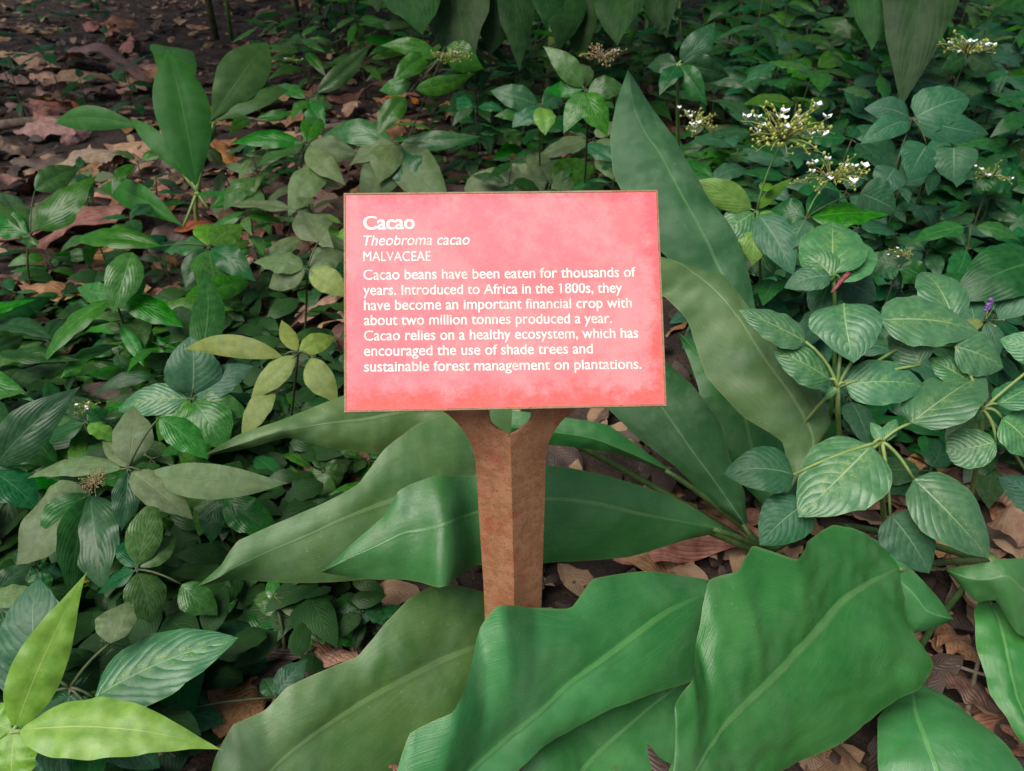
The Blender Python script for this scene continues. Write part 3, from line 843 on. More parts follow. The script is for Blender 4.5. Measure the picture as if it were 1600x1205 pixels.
    hero_leaf(c4, 'lily_old', [(1232, 742, 1242, 748, 1258, 738, 1.06), (1222, 690, 1272, 690, 1300, 662, 1.06), (1160, 650, 1235, 618, 1276, 602, 1.07), (1105, 590, 1187, 548, 1224, 556, 1.08), (1075, 503, 1142, 482, 1172, 482, 1.09), (1032, 460, 1092, 432, 1130, 430, 1.1), (960, 432, 1030, 402, 1062, 412, 1.1), (890, 400, 890, 400, 890, 400, 1.1)],
        petiole=p4, seed=14, bulge=0.14, wave=0.004, label='dusty leaf bending down beside the edge of the sign')
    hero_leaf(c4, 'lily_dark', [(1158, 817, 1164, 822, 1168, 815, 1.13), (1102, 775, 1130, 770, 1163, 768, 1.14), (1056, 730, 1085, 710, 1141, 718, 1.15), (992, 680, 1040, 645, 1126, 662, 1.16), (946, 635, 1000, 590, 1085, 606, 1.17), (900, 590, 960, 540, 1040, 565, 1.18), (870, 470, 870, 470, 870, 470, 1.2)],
        petiole=p4, seed=15, bulge=0.14, label='leaf with a yellow green rib below the corner of the sign')
    hero_leaf(c4, 'lily', [(1240, 840, 1245, 845, 1250, 840, 1.25), (1100, 690, 1180, 720, 1250, 690, 1.25), (1090, 600, 1150, 620, 1210, 600, 1.27), (1060, 520, 1060, 520, 1060, 520, 1.3)], petiole=p4, seed=16)
build_lilies()

# ------------------------------------------------------------------ herbs placed one by one
def stem_tube(mb, a, b, r0, r1, sway=0.02, rs=random):
    mid = (a + b) / 2 + Vector((rs.uniform(-sway, sway), rs.uniform(-sway, sway), 0.01))
    mb.tube(bez(a, mid, b, 8), r0, r1, 6)
def herb(name, label, cat, node, foot, leaves, mat='lance', shape='lance', group=None, stem=M_DSTEM, r=0.0022, roll=0.35, face=0.55, extra=None, seed=0):
    """node (px,py,height); foot: None (straight below) or (px,py) on the ground; leaves: (tip px, tip py, width px[, options])."""
    rs = random.Random(seed + int(node[0]) * 7 + int(node[1]))
    nd = G(*node)
    if foot is None:
        ft = Vector((nd.x + rs.uniform(-.03, .03), nd.y + rs.uniform(-.02, .03), 0))
    else:
        ft = G(*foot)
    t = thing(name, ft, label, cat, group)
    mb = MB()
    stem_tube(mb, ft + Vector((0, 0, -0.02)), nd, r * 1.5, r, 0.025, rs)
    dn = dz(*node)
    todo = []
    for lf in leaves:
        tx, ty, wpx = lf[:3]
        op = lf[3] if len(lf) > 3 else {}
        bx, by = op.get('b', (node[0], node[1]))
        bd = dn + op.get('bd', 0.0)
        base = W(bx, by, bd)
        k = op.get('k', 0.06)
        flat = dz(tx, ty, max(0.02, base.z - 0.04))
        td = bd + (flat - bd) * op.get('lie', 0.35) + op.get('dd', 0.0)
        tip = W(tx, ty, td)
        b2 = base.lerp(tip, k)
        wm = wpx * (bd + td) / 2 / FPX
        todo.append((b2, tip, wm, op.get('m', mat), op.get('s', shape), op.get('roll', rs.uniform(-roll, roll)), op.get('label')))
        if (bx, by) != (node[0], node[1]):
            # twig from the node, arching
            mb.tube(bez(nd, (nd + base) / 2 + Vector((0, 0, 0.012)), b2, 6), r * 0.8, r * 0.6, 5)
        else:
            mb.tube([nd, b2.lerp(tip, 0.02)], r * 0.9, r * 0.6, 5)
    mb.build('stem', stem, t, ft)
    for b2, tip, wm, m_, s_, ro, lb in todo:
        leaf(t, b2, tip, wm, m_, s_, ro, face, rs=rs, label=lb)
    if extra:
        extra(t, nd, rs)
    return t

def flower_head(parent, c, rad, nbr=26, nfl=9, dry=False, seed=0, up=0.5):
    """wiry forked head with yellow green buds; white florets as sub-parts"""
    rs = random.Random(seed)
    mb = MB()
    tips = []
    for i in range(nbr):
        a = rs.uniform(0, 6.28)
        el = rs.uniform(-0.25, 1.2)
        ln = rad * rs.uniform(0.5, 1.1)
        d_ = Vector((math.cos(a) * math.cos(el), math.sin(a) * math.cos(el) * 0.8, math.sin(el) * up))
        e = c + d_ * ln
        mb.tube(bez(c, c + d_ * ln * 0.5 + Vector((0, 0, ln * 0.25)), e, 5), rad * 0.014, rad * 0.008, 4)
        for q in (0.6, 0.8, 1.0):
            p = c.lerp(e, q) + Vector((rs.uniform(-1, 1), rs.uniform(-1, 1), rs.uniform(-.3, 1))) * rad * 0.13
            mb.tube([c.lerp(e, q - 0.15), p], rad * 0.008, rad * 0.006, 4)
            mb.blob(p, rad * rs.uniform(0.022, 0.04), 0 if dry else 1, (1, 1, 1.3))
            tips.append(p)
    o = mb.build('flower_head', [M_DRY if dry else M_BRANCH, M_YBUD], parent, parent.location)
    rs.shuffle(tips)
    for p in tips[:nfl]:
        f = MB()
        s = min(0.013, rad * rs.uniform(0.075, 0.13))
        for k in range(4):
            an = 1.57 * k + rs.random()
            q = Vector((math.cos(an), math.sin(an), 0.9)) * s
            sd = Vector((-math.sin(an), math.cos(an), 0.1)) * s * 0.6
            f.add([p, p + q * 0.6 + sd, p + q * 1.1, p + q * 0.6 - sd], [(0, 1, 2, 3)])
        f.build('flower', M_WHITE, o, parent.location)
    return o

def build_near_herbs():
    B = 'balsam_plant'
    # right side: broad ovate leaves with arched veins
    herb(B, 'ovate leaved plant with a big pale front leaf over the widest lily leaf', 'herb', (1378, 690, .34), (1400, 880), [
        (1247, 808, 128, dict(b=(1368, 690), k=.05, m='ovate', lie=.5, roll=0.1)), (1546, 872, 104, dict(b=(1415, 735), k=.1, lie=.5, roll=-.1)),
        (1538, 585, 98, dict(b=(1408, 672), k=.12, lie=.2, roll=-.25)), (1452, 896, 86, dict(b=(1388, 800), m='ovate_blue', k=.05, lie=.4)),
        (1187, 852, 78, dict(b=(1262, 785), m='ovate_blue', k=.02, lie=.4)), (1130, 740, 74, dict(b=(1242, 742), m='ovate_blue', k=.02, lie=.2)),
        (1360, 660, 20, dict(lie=.2)), (1400, 655, 20, dict(lie=.2)), (1395, 705, 16, dict(lie=.3))],
        'ovate', 'ovate', r=.0032, stem=M_LSTEM, seed=1, roll=.3)
    herb(B, 'ovate leaved plant with a dark puckered leaf beside the dusty lily leaf', 'herb', (1308, 605, .38), (1330, 800), [
        (1334, 567, 106, dict(b=(1318, 470), k=.05, lie=.35, roll=.0, dd=-.02)), (1529, 517, 92, dict(b=(1372, 500), k=.02, lie=.1, roll=-.15)), (1154, 484, 62, dict(b=(1282, 545), k=.18, lie=.1, roll=.2)),
        (1208, 548, 64, dict(b=(1302, 596), k=.06, lie=.1, roll=.1)), (1446, 607, 68, dict(b=(1318, 602), k=.02, lie=.1, roll=.2, label='dark puckered leaf')), (1395, 505, 60, dict(b=(1440, 575), lie=.2, m='ovate')),
        (1255, 790, 50, dict(b=(1230, 690), m='ovate_blue', bd=.12)), (1305, 568, 14, {}), (1290, 625, 14, {}), (1440, 425, 70, dict(b=(1490, 500), k=.02, m='ovate', bd=.04))],
        'ovate', 'ovate', r=.0032, stem=M_LSTEM, seed=2, roll=.3)
    herb(B, 'ovate leaved plant with pale round edged leaves, farthest right by the purple flower', 'herb', (1535, 640, .36), (1500, 830), [
        (1478, 705, 66, dict(b=(1560, 690), k=.04, s='round', lie=.3)), (1568, 575, 72, dict(b=(1490, 540), k=.03, lie=.2)), (1620, 715, 78, dict(b=(1562, 650), lie=.3)), (1630, 600, 60, dict(b=(1555, 635), lie=.1)),
        (1562, 530, 50, dict(b=(1640, 560), lie=.2)), (1525, 660, 14, {}), (1450, 560, 56, dict(b=(1520, 600), lie=.2)), (1560, 745, 60, dict(b=(1640, 800), m='ovate_blue', bd=.15))],
        'ovate', 'ovate', r=.003, stem=M_LSTEM, seed=3, roll=.3)
    def redbud(t, nd, rs):
        mb = MB()
        a, b = G(1300, 458, .42), G(1326, 428, .44)
        mb.tube(bez(a, (a + b) / 2 + Vector((0, 0, .006)), b, 6), .0025, .0042, 8)
        mb.build('flower_bud', M_REDBUD, t, t.location)
    herb(B, 'ovate leaved plant with a small red bud below its top leaf', 'herb', (1302, 430, .42), (1290, 700), [
        (1302, 346, 98, dict(k=.02, lie=.3, roll=0)), (1248, 395, 55, dict(k=.05, lie=.2, b=(1305, 440))), (1350, 380, 60, dict(b=(1312, 445), k=.05)), (1225, 450, 46, dict(m='ovate_blue')), (1370, 470, 60, dict(m='ovate_blue', bd=.1)), (1280, 510, 50, dict(m='ovate_blue', bd=.08))],
        'ovate', 'ovate', r=.0028, stem=M_STEM, seed=4, extra=redbud)
    # lime plant
    herb('lime_leaf_plant', 'bright yellow green plant with wavy edged pointed leaves, low in the near corner', 'herb', (22, 1142, .2), (15, 1230), [
        (137, 892, 72, dict(k=.02, lie=.1, roll=.25, dd=.02)), (350, 1173, 92, dict(k=.03, lie=.5, roll=-.1)), (20, 1260, 70, dict(k=.02, lie=.5)), (-60, 1110, 60, dict(lie=.2)), (-90, 1200, 60, dict(lie=.4))],
        'lime', 'acum', r=.0035, stem=M_LSTEM, seed=5)
    herb('balsam_plant', 'dark ovate plant with a broad veined leaf behind the lime leaves', 'herb', (110, 1075, .14), (100, 1130), [
        (372, 997, 112, dict(b=(143, 1092), k=.02, lie=.3, roll=-.15, m='ovate', label='broad dark leaf with arched side veins')), (60, 905, 100, dict(b=(70, 1060), k=.05, lie=.2, m='ovate_blue')), (20, 960, 90, dict(b=(60, 1100), m='ovate_blue')), (130, 1090, 50, dict(m='teal')), (200, 940, 60, dict(b=(170, 1010), m='olive', s='ellip')), (100, 1230, 90, dict(m='ovate_blue', lie=.6)), (250, 1200, 70, dict(m='ovate_blue', lie=.5, b=(160, 1130)))],
        'ovate', 'ovate', r=.0028, seed=6)
    # left herbs
    herb('strap_leaf_plant', 'upright strap leaved plant with broad blades standing in the leaf litter', 'herb', (308, 300, .16), (318, 372), [
        (262, 76, 82, dict(k=.0, lie=.0, roll=.1, dd=.0)), (418, 66, 66, dict(b=(328, 190), k=.0, lie=0, dd=.06)), (452, 142, 44, dict(b=(326, 195), lie=.1, dd=.02)), (445, 160, 28, dict(b=(330, 190), dd=.05)), (255, 85, 60, dict(b=(290, 200), dd=.1)),
        (85, 193, 34, dict(b=(225, 200), k=.0, lie=.1)), (205, 185, 30, dict(b=(300, 285), k=0, lie=0)), (158, 290, 42, dict(b=(295, 358), lie=.2)), (415, 270, 40, dict(b=(320, 330), lie=.2)), (325, 195, 34, dict(b=(312, 260), dd=.05))],
        'strap', 'broadblade', r=.006, stem=M_LSTEM, seed=7, roll=.25, face=.75)
    herb('shiny_herb', 'glossy herb with three bright drooping leaves on one dark stem, in a gap of litter', 'herb', (180, 462, .24), (238, 590), [
        (66, 572, 46, dict(lie=.4)), (287, 512, 46, dict(lie=.3)), (176, 490, 54, dict(b=(207, 394), k=.0, lie=.3)), (120, 450, 36, {}), (230, 440, 30, {})], 'lance', 'ellip', seed=8)
    herb('shiny_herb', 'glossy herb with one round cupped leaf and a grey blue leaf behind it', 'herb', (300, 622, .2), None, [
        (184, 642, 54, dict(m='ovate', lie=.2)), (396, 572, 52, dict(m='ovate_blue', lie=.1)), (298, 525, 84, dict(m='ovate_blue', lie=.0)), (352, 702, 74, dict(m='lance', lie=.4)), (248, 690, 50, {}), (390, 650, 44, {}), (320, 430, 50, dict(b=(315, 560), m='teal'))], 'lance', 'ovate', seed=9)
    herb('yellowing_herb', 'yellowing herb with limp olive leaves beside the sign edge', 'herb', (466, 552, .3), (440, 720), [
        (286, 546, 30, dict(b=(445, 558), k=.02)), (524, 527, 32, dict(k=.02)), (392, 622, 36, dict(lie=.3)), (528, 632, 44, dict(b=(482, 555), lie=.3)), (378, 688, 38, dict(b=(432, 600), lie=.4)), (440, 500, 26, {})], 'yellow', 'ellip', seed=10)
    def dryhead(t, nd, rs):
        flower_head(t, G(150, 755, .3), .028, 30, 0, True, 5)
    herb('dull_herb', 'dull olive herb with a star of dusty leaves and a dry brown flower head', 'herb', (200, 732, .26), (190, 860), [
        (42, 748, 42, dict(lie=.2)), (208, 634, 58, dict(lie=.1, dd=.02)), (450, 755, 54, dict(b=(215, 740), lie=.1)), (302, 812, 50, dict(lie=.4)), (325, 718, 52, dict(b=(250, 652), k=.0, m='lance', lie=.3)), (190, 830, 40, dict(lie=.4, m='teal')), (160, 690, 30, {})], 'olive', 'ellip', seed=11, extra=dryhead)
    herb('dull_herb', 'dull herb with big hanging dusty leaves below the dry flower head', 'herb', (140, 765, .2), (120, 900), [
        (24, 892, 92, dict(lie=.5, m='olive')), (165, 925, 84, dict(lie=.6, m='teal')), (75, 860, 70, dict(lie=.5, m='teal')), (60, 800, 60, dict(lie=.3)), (110, 940, 60, dict(m='teal', lie=.6))], 'olive', 'ellip', seed=12)
    herb('shiny_herb', 'glossy herb with a bright cupped leaf between the dull herb and the lily tip', 'herb', (214, 890, .16), (225, 990), [
        (242, 780, 52, dict(lie=.1)), (236, 975, 60, dict(lie=.4)), (275, 835, 40, {}), (340, 962, 48, dict(b=(280, 910))), (150, 930, 44, dict(m='teal')), (190, 840, 40, dict(m='teal'))], 'lance', 'ellip', seed=13)
    herb('shiny_herb', 'glossy herb peeping out above the long lily tip', 'herb', (345, 772, .17), None, [
        (437, 838, 56, dict(lie=.3)), (310, 838, 40, dict(lie=.4)), (375, 720, 40, {}), (262, 780, 44, {}), (330, 850, 40, dict(lie=.5, m='teal'))], 'lance', 'ellip', seed=14)
    herb('dark_leaf_herb', 'dark herb with one long pointed leaf reaching in from the edge', 'herb', (-15, 735, .22), (-30, 860), [
        (126, 604, 66, dict(lie=.1)), (60, 800, 60, dict(lie=.4)), (50, 690, 44, {})], 'teal', 'lance', seed=15)
    herb('olive_herb', 'olive herb with a torn flat leaf low at the very edge', 'herb', (-20, 935, .16), (-30, 1020), [(66, 930, 36, dict(lie=.2, m='olive')), (60, 985, 50, dict(m='teal', lie=.4)), (50, 880, 40, dict(m='teal'))], 'olive', 'ellip', seed=16)
    herb('low_herb', 'low herb with small oval leaves in front of the dull sweeping lily leaf', 'herb', (520, 985, .05), None, [(552, 960, 30, dict(m='olive')), (470, 985, 26, {}), (595, 935, 44, dict(s='round', m='teal')), (560, 1000, 30, dict(s='round')), (440, 960, 34, dict(m='olive')), (535, 930, 30, {})], 'lance', 'ellip', seed=17)
    herb('low_herb', 'low herb with a white speck flower below the long lily tip', 'herb', (432, 945, .08), (440, 1060), [(500, 965, 34, dict(m='olive')), (480, 920, 26, {}), (400, 930, 24, {}), (425, 900, 24, {}), (550, 972, 32, dict(m='olive', b=(480, 970)))], 'lance', 'ellip', seed=18,
         extra=lambda t, nd, rs: flower_head(t, nd + Vector((0, 0, .015)), .014, 6, 2, False, 8))
    herb('low_herb', 'small bluish herb beside a curled brown leaf and the dull sweeping lily leaf', 'herb', (430, 1090, .06), None, [(480, 1030, 40, dict(m='ovate_blue')), (350, 1130, 60, dict(m='teal', s='ellip', lie=.3, b=(250, 1115))), (410, 1060, 30, {})], 'teal', 'lance', seed=19)
    herb('low_herb', 'small herb with round leaves in the shade under the sign edge', 'herb', (505, 735, .08), None, [(490, 700, 30, dict(s='round')), (535, 750, 34, dict(s='round')), (470, 770, 40, dict(s='ellip', m='lance')), (520, 790, 30, {}), (550, 720, 30, {})], 'lance', 'ellip', seed=20)
    # middle left
    M = 'mid_herb'
    herb(M, 'leafy herb with a pale leaf against the litter, far edge beside the strap plant', 'herb', (48, 368, .2), (58, 470), [(152, 274, 54, dict(b=(55, 365), lie=.1)), (0, 300, 44, dict(s='lance')), (45, 390, 30, {}), (125, 262, 36, dict(b=(50, 300))), (-20, 350, 44, {}), (90, 300, 40, dict(m='olive'))], 'lance', 'lance', seed=21)
    herb(M, 'leafy herb with broad leaves at the foot of the strap plant', 'herb', (325, 385, .18), (330, 480), [(255, 395, 44, {}), (325, 350, 40, dict(m='limeherb')), (345, 490, 60, dict(lie=.3)), (400, 440, 44, dict(m='teal')), (110, 378, 36, dict(b=(260, 385))), (380, 350, 44, {}), (290, 450, 40, dict(m='teal'))], 'lance', 'ellip', seed=22)
    herb(M, 'olive herb with ragged leaves touching the sign edge', 'herb', (480, 420, .26), (470, 560), [(395, 410, 54, dict(m='olive', lie=.1)), (540, 395, 40, dict(m='olive')), (420, 450, 44, dict(m='olive')), (545, 465, 40, dict(m='yellow')), (470, 330, 60, dict(m='olive', b=(500, 380))), (525, 440, 40, {})], 'olive', 'ellip', seed=23)
    herb(M, 'herb with a hole in one wide leaf, right of the strap plant', 'herb', (478, 225, .3), (440, 420), [(362, 225, 34, dict(lie=0)), (400, 262, 44, dict(b=(480, 220))), (500, 185, 34, {}), (350, 330, 44, dict(b=(400, 275), lie=.2)), (450, 340, 50, dict(m='olive', b=(520, 250))), (560, 240, 40, dict(m='olive')), (540, 290, 40, dict(m='olive'))], 'lance', 'ellip', seed=24)
    herb(M, 'slim herb leaning over the litter with a tuft of small yellow flowers', 'herb', (690, 90, .45), (590, 330), [(594, 72, 26, dict(lie=0)), (757, 108, 44, dict(b=(695, 70), lie=0)), (742, 114, 30, dict(b=(650, 140), lie=0, k=.0)), (588, 215, 38, dict(b=(636, 148), lie=.1)), (612, 130, 36, dict(b=(672, 85))), (592, 142, 28, dict(b=(645, 130)))], 'lance', 'lance', seed=25, roll=.25, face=.8,
         extra=lambda t, nd, rs: flower_head(t, G(705, 92, .46), .06, 26, 2, False, 21))
    herb(M, 'herb with one long pale leaf just above the sign', 'herb', (620, 222, .22), (600, 330), [(752, 213, 34, dict(lie=0)), (500, 215, 40, {}), (545, 260, 44, dict(m='olive')), (590, 290, 50, dict(m='olive')), (650, 300, 60, dict(m='teal', lie=.2)), (700, 320, 70, dict(m='olive', s='ovate', lie=.2)), (560, 330, 60, dict(m='olive', lie=.2))], 'lance', 'lance', seed=26, roll=.2)
    herb(M, 'thin herb with one slanting blade and a small flower knob', 'herb', (480, 155, .3), (470, 300), [(582, 66, 30, dict(b=(490, 150), lie=0)), (455, 190, 26, {}), (520, 170, 30, {}), (430, 135, 24, {}), (510, 200, 34, {})], 'lance', 'lance', seed=27,
         extra=lambda t, nd, rs: flower_head(t, G(457, 95, .38), .03, 14, 3, False, 31))
    herb(M, 'herb with drooping leaves in a ring and a wiry head', 'herb', (915, 140, .5), (905, 330), [(848, 72, 34, dict(lie=0)), (852, 142, 26, {}), (880, 210, 36, dict(lie=.1)), (950, 215, 44, dict(lie=.1)), (980, 140, 36, dict(lie=0)), (960, 170, 40, {}), (905, 100, 26, {})], 'lance', 'lance', seed=28, roll=.25, face=.8,
         extra=lambda t, nd, rs: flower_head(t, G(940, 92, .56), .06, 22, 2, True, 22))
    herb(M, 'herb with a wide dark arched leaf above the sign', 'herb', (845, 165, .36), (850, 330), [(766, 142, 40, dict(lie=0)), (852, 212, 34, dict(m='limeherb')), (800, 200, 36, {}), (880, 150, 34, {})], 'teal', 'ellip', seed=29, face=.8)
    herb(M, 'low herb with two round leaves along the top edge of the sign', 'herb', (860, 285, .14), None, [(770, 290, 60, dict(s='round', m='olive')), (870, 245, 60, dict(s='heart', m='lance')), (830, 230, 40, {}), (930, 260, 50, dict(m='lance')), (900, 300, 50, dict(m='olive')), (725, 295, 60, dict(s='round', m='olive'))], 'olive', 'ovate', seed=30)
    # right of the sign top
    herb(M, 'herb with a lime green leaf and the biggest head of white flowers', 'herb', (1182, 330, .4), (1190, 560), [(1060, 286, 44, dict(m='limeherb', lie=.0)), (1175, 415, 46, dict(m='limeherb', s='ellip', lie=.2, b=(1182, 345))), (1252, 370, 34, dict(m='limeherb')), (1240, 278, 20, dict(m='limeherb')), (1190, 285, 22, dict(m='limeherb', b=(1200, 300))), (1120, 380, 50, dict(m='ovate')), (1240, 430, 56, dict(m='ovate_blue', s='ovate'))], 'limeherb', 'lance', seed=31, stem=M_STEM,
         extra=lambda t, nd, rs: (flower_head(t, G(1222, 222, .52), .086, 46, 16, False, 41, .75), stalk(t, nd, G(1222, 222, .52))))
    herb(M, 'herb with a long flat leaf and a white flower head hanging lower', 'herb', (1260, 340, .4), (1250, 560), [(1390, 336, 56, dict(lie=0, m='lance')), (1200, 330, 44, dict(m='teal')), (1310, 300, 40, dict(m='teal')), (1230, 400, 44, dict(m='ovate_blue')), (1400, 330, 66, dict(m='ovate_blue', s='ovate', b=(1340, 300)))], 'lance', 'lance', seed=32,
         extra=lambda t, nd, rs: (flower_head(t, G(1297, 283, .46), .072, 34, 13, False, 42, .75), stalk(t, nd, G(1297, 283, .46))))
    herb(M, 'yellow green stemmed herb with white flowers beside the tall lily leaf', 'herb', (1060, 100, .52), (1068, 320), [(1118, 34, 40, dict(lie=0)), (1105, 165, 36, dict(lie=.1)), (1010, 105, 34, {}), (1140, 120, 40, {}), (1030, 150, 34, {})], 'teal', 'lance', seed=33, stem=M_LSTEM, r=.004, face=.8,
         extra=lambda t, nd, rs: flower_head(t, G(1085, 195, .4), .07, 20, 9, False, 43, .6))
    herb(M, 'herb with heart shaped grey green leaves in a loose tower', 'herb', (1425, 185, .44), (1380, 400), [(1515, 155, 66, dict(s='heart', lie=0)), (1350, 170, 44, dict(lie=0)), (1545, 210, 48, dict(s='ovate', lie=0)), (1345, 225, 40, dict(s='ovate')), (1420, 280, 66, dict(s='heart', b=(1450, 225), lie=.1)), (1490, 285, 66, dict(s='heart', b=(1490, 225), lie=.1)), (1370, 300, 50, dict(b=(1400, 260)))], 'ovate_blue', 'ovate', seed=34, face=.8)
    herb('broad_veined_plant', 'plant with one broad strongly ribbed dark leaf entering at the edge', 'herb', (1640, 410, .4), (1650, 560), [(1490, 470, 100, dict(lie=.1, k=0)), (1560, 500, 90, dict(m='ovate_blue', lie=.2)), (1580, 420, 60, {})], 'teal', 'ovate', seed=35)
    def purple(t, nd, rs):
        mb = MB()
        p = G(1541, 484, .36)
        for i in range(9):
            mb.blob(p + Vector((rs.uniform(-.004, .004), 0, i * .0022)), .0035, 0)
        mb.build('flower', M_PURPLE, t, t.location)
        mb = MB()
        for q in ((1550, 455), (1565, 462), (1555, 510), (1568, 500)):
            e = G(*q, .36)
            mb.tube([nd, e], .0006, .0005, 4); mb.blob(e, .0018, 0)
        mb.build('seed_spray', M_DRY, t, t.location)
    herb('purple_flower_herb', 'thin herb carrying one tiny purple flower and dry seed sprays', 'herb', (1540, 500, .34), (1530, 640), [(1500, 440, 40, dict(m='ovate_blue', b=(1525, 520))), (1475, 530, 26, dict(m='yellow')), (1560, 560, 30, {})], 'ovate_blue', 'lance', seed=36, extra=purple)
    herb('low_flower_herb', 'low dark herb with a tiny cluster of white florets beside the red bud plant', 'herb', (1405, 415, .26), None, [(1440, 395, 34, {}), (1370, 430, 34, {}), (1450, 440, 36, {}), (1350, 400, 40, {})], 'teal', 'lance', seed=37,
         extra=lambda t, nd, rs: flower_head(t, nd + Vector((0, 0, .02)), .035, 16, 5, False, 44))
    herb('low_flower_herb', 'low dull herb with a yellow and white floret knot near the dark edge leaf', 'herb', (135, 660, .2), (120, 760), [(60, 700, 50, dict(m='teal')), (100, 620, 34, dict(m='teal')), (190, 700, 30, dict(m='limeherb')), (170, 640, 26, {})], 'teal', 'lance', seed=38,
         extra=lambda t, nd, rs: flower_head(t, G(140, 640, .22), .026, 16, 4, False, 45))
    herb('low_flower_herb', 'low herb with a single white floret in front of the hanging dusty leaves', 'herb', (60, 890, .12), None, [(20, 860, 30, dict(m='teal')), (100, 900, 30, dict(m='teal')), (70, 930, 34, dict(m='teal'))], 'teal', 'lance', seed=39,
         extra=lambda t, nd, rs: flower_head(t, nd + Vector((0, 0, .012)), .016, 8, 2, False, 46))
    herb('low_flower_herb', 'pale flowered herb near the dark far corner bush', 'herb', (1510, 85, .5), None, [(1470, 110, 30, {}), (1540, 60, 34, {}), (1560, 110, 30, {}), (1490, 50, 30, {})], 'teal', 'lance', seed=40, face=.8,
         extra=lambda t, nd, rs: flower_head(t, nd, .1, 18, 7, False, 47))
    herb('low_flower_herb', 'small white flowered herb under the heart leaved herb', 'herb', (1550, 275, .3), None, [(1520, 300, 34, {}), (1590, 290, 40, {}), (1570, 240, 34, {}), (1530, 250, 30, {})], 'teal', 'lance', seed=41, face=.8,
         extra=lambda t, nd, rs: flower_head(t, nd, .055, 14, 5, False, 48))
def stalk(t, a, b):
    mb = MB()
    mb.tube(bez(a, (a + b) / 2 + Vector((-.01, 0, .01)), b, 6), .002, .0014, 6)
    mb.build('flower_stalk', M_STEM, t, t.location)
build_near_herbs()

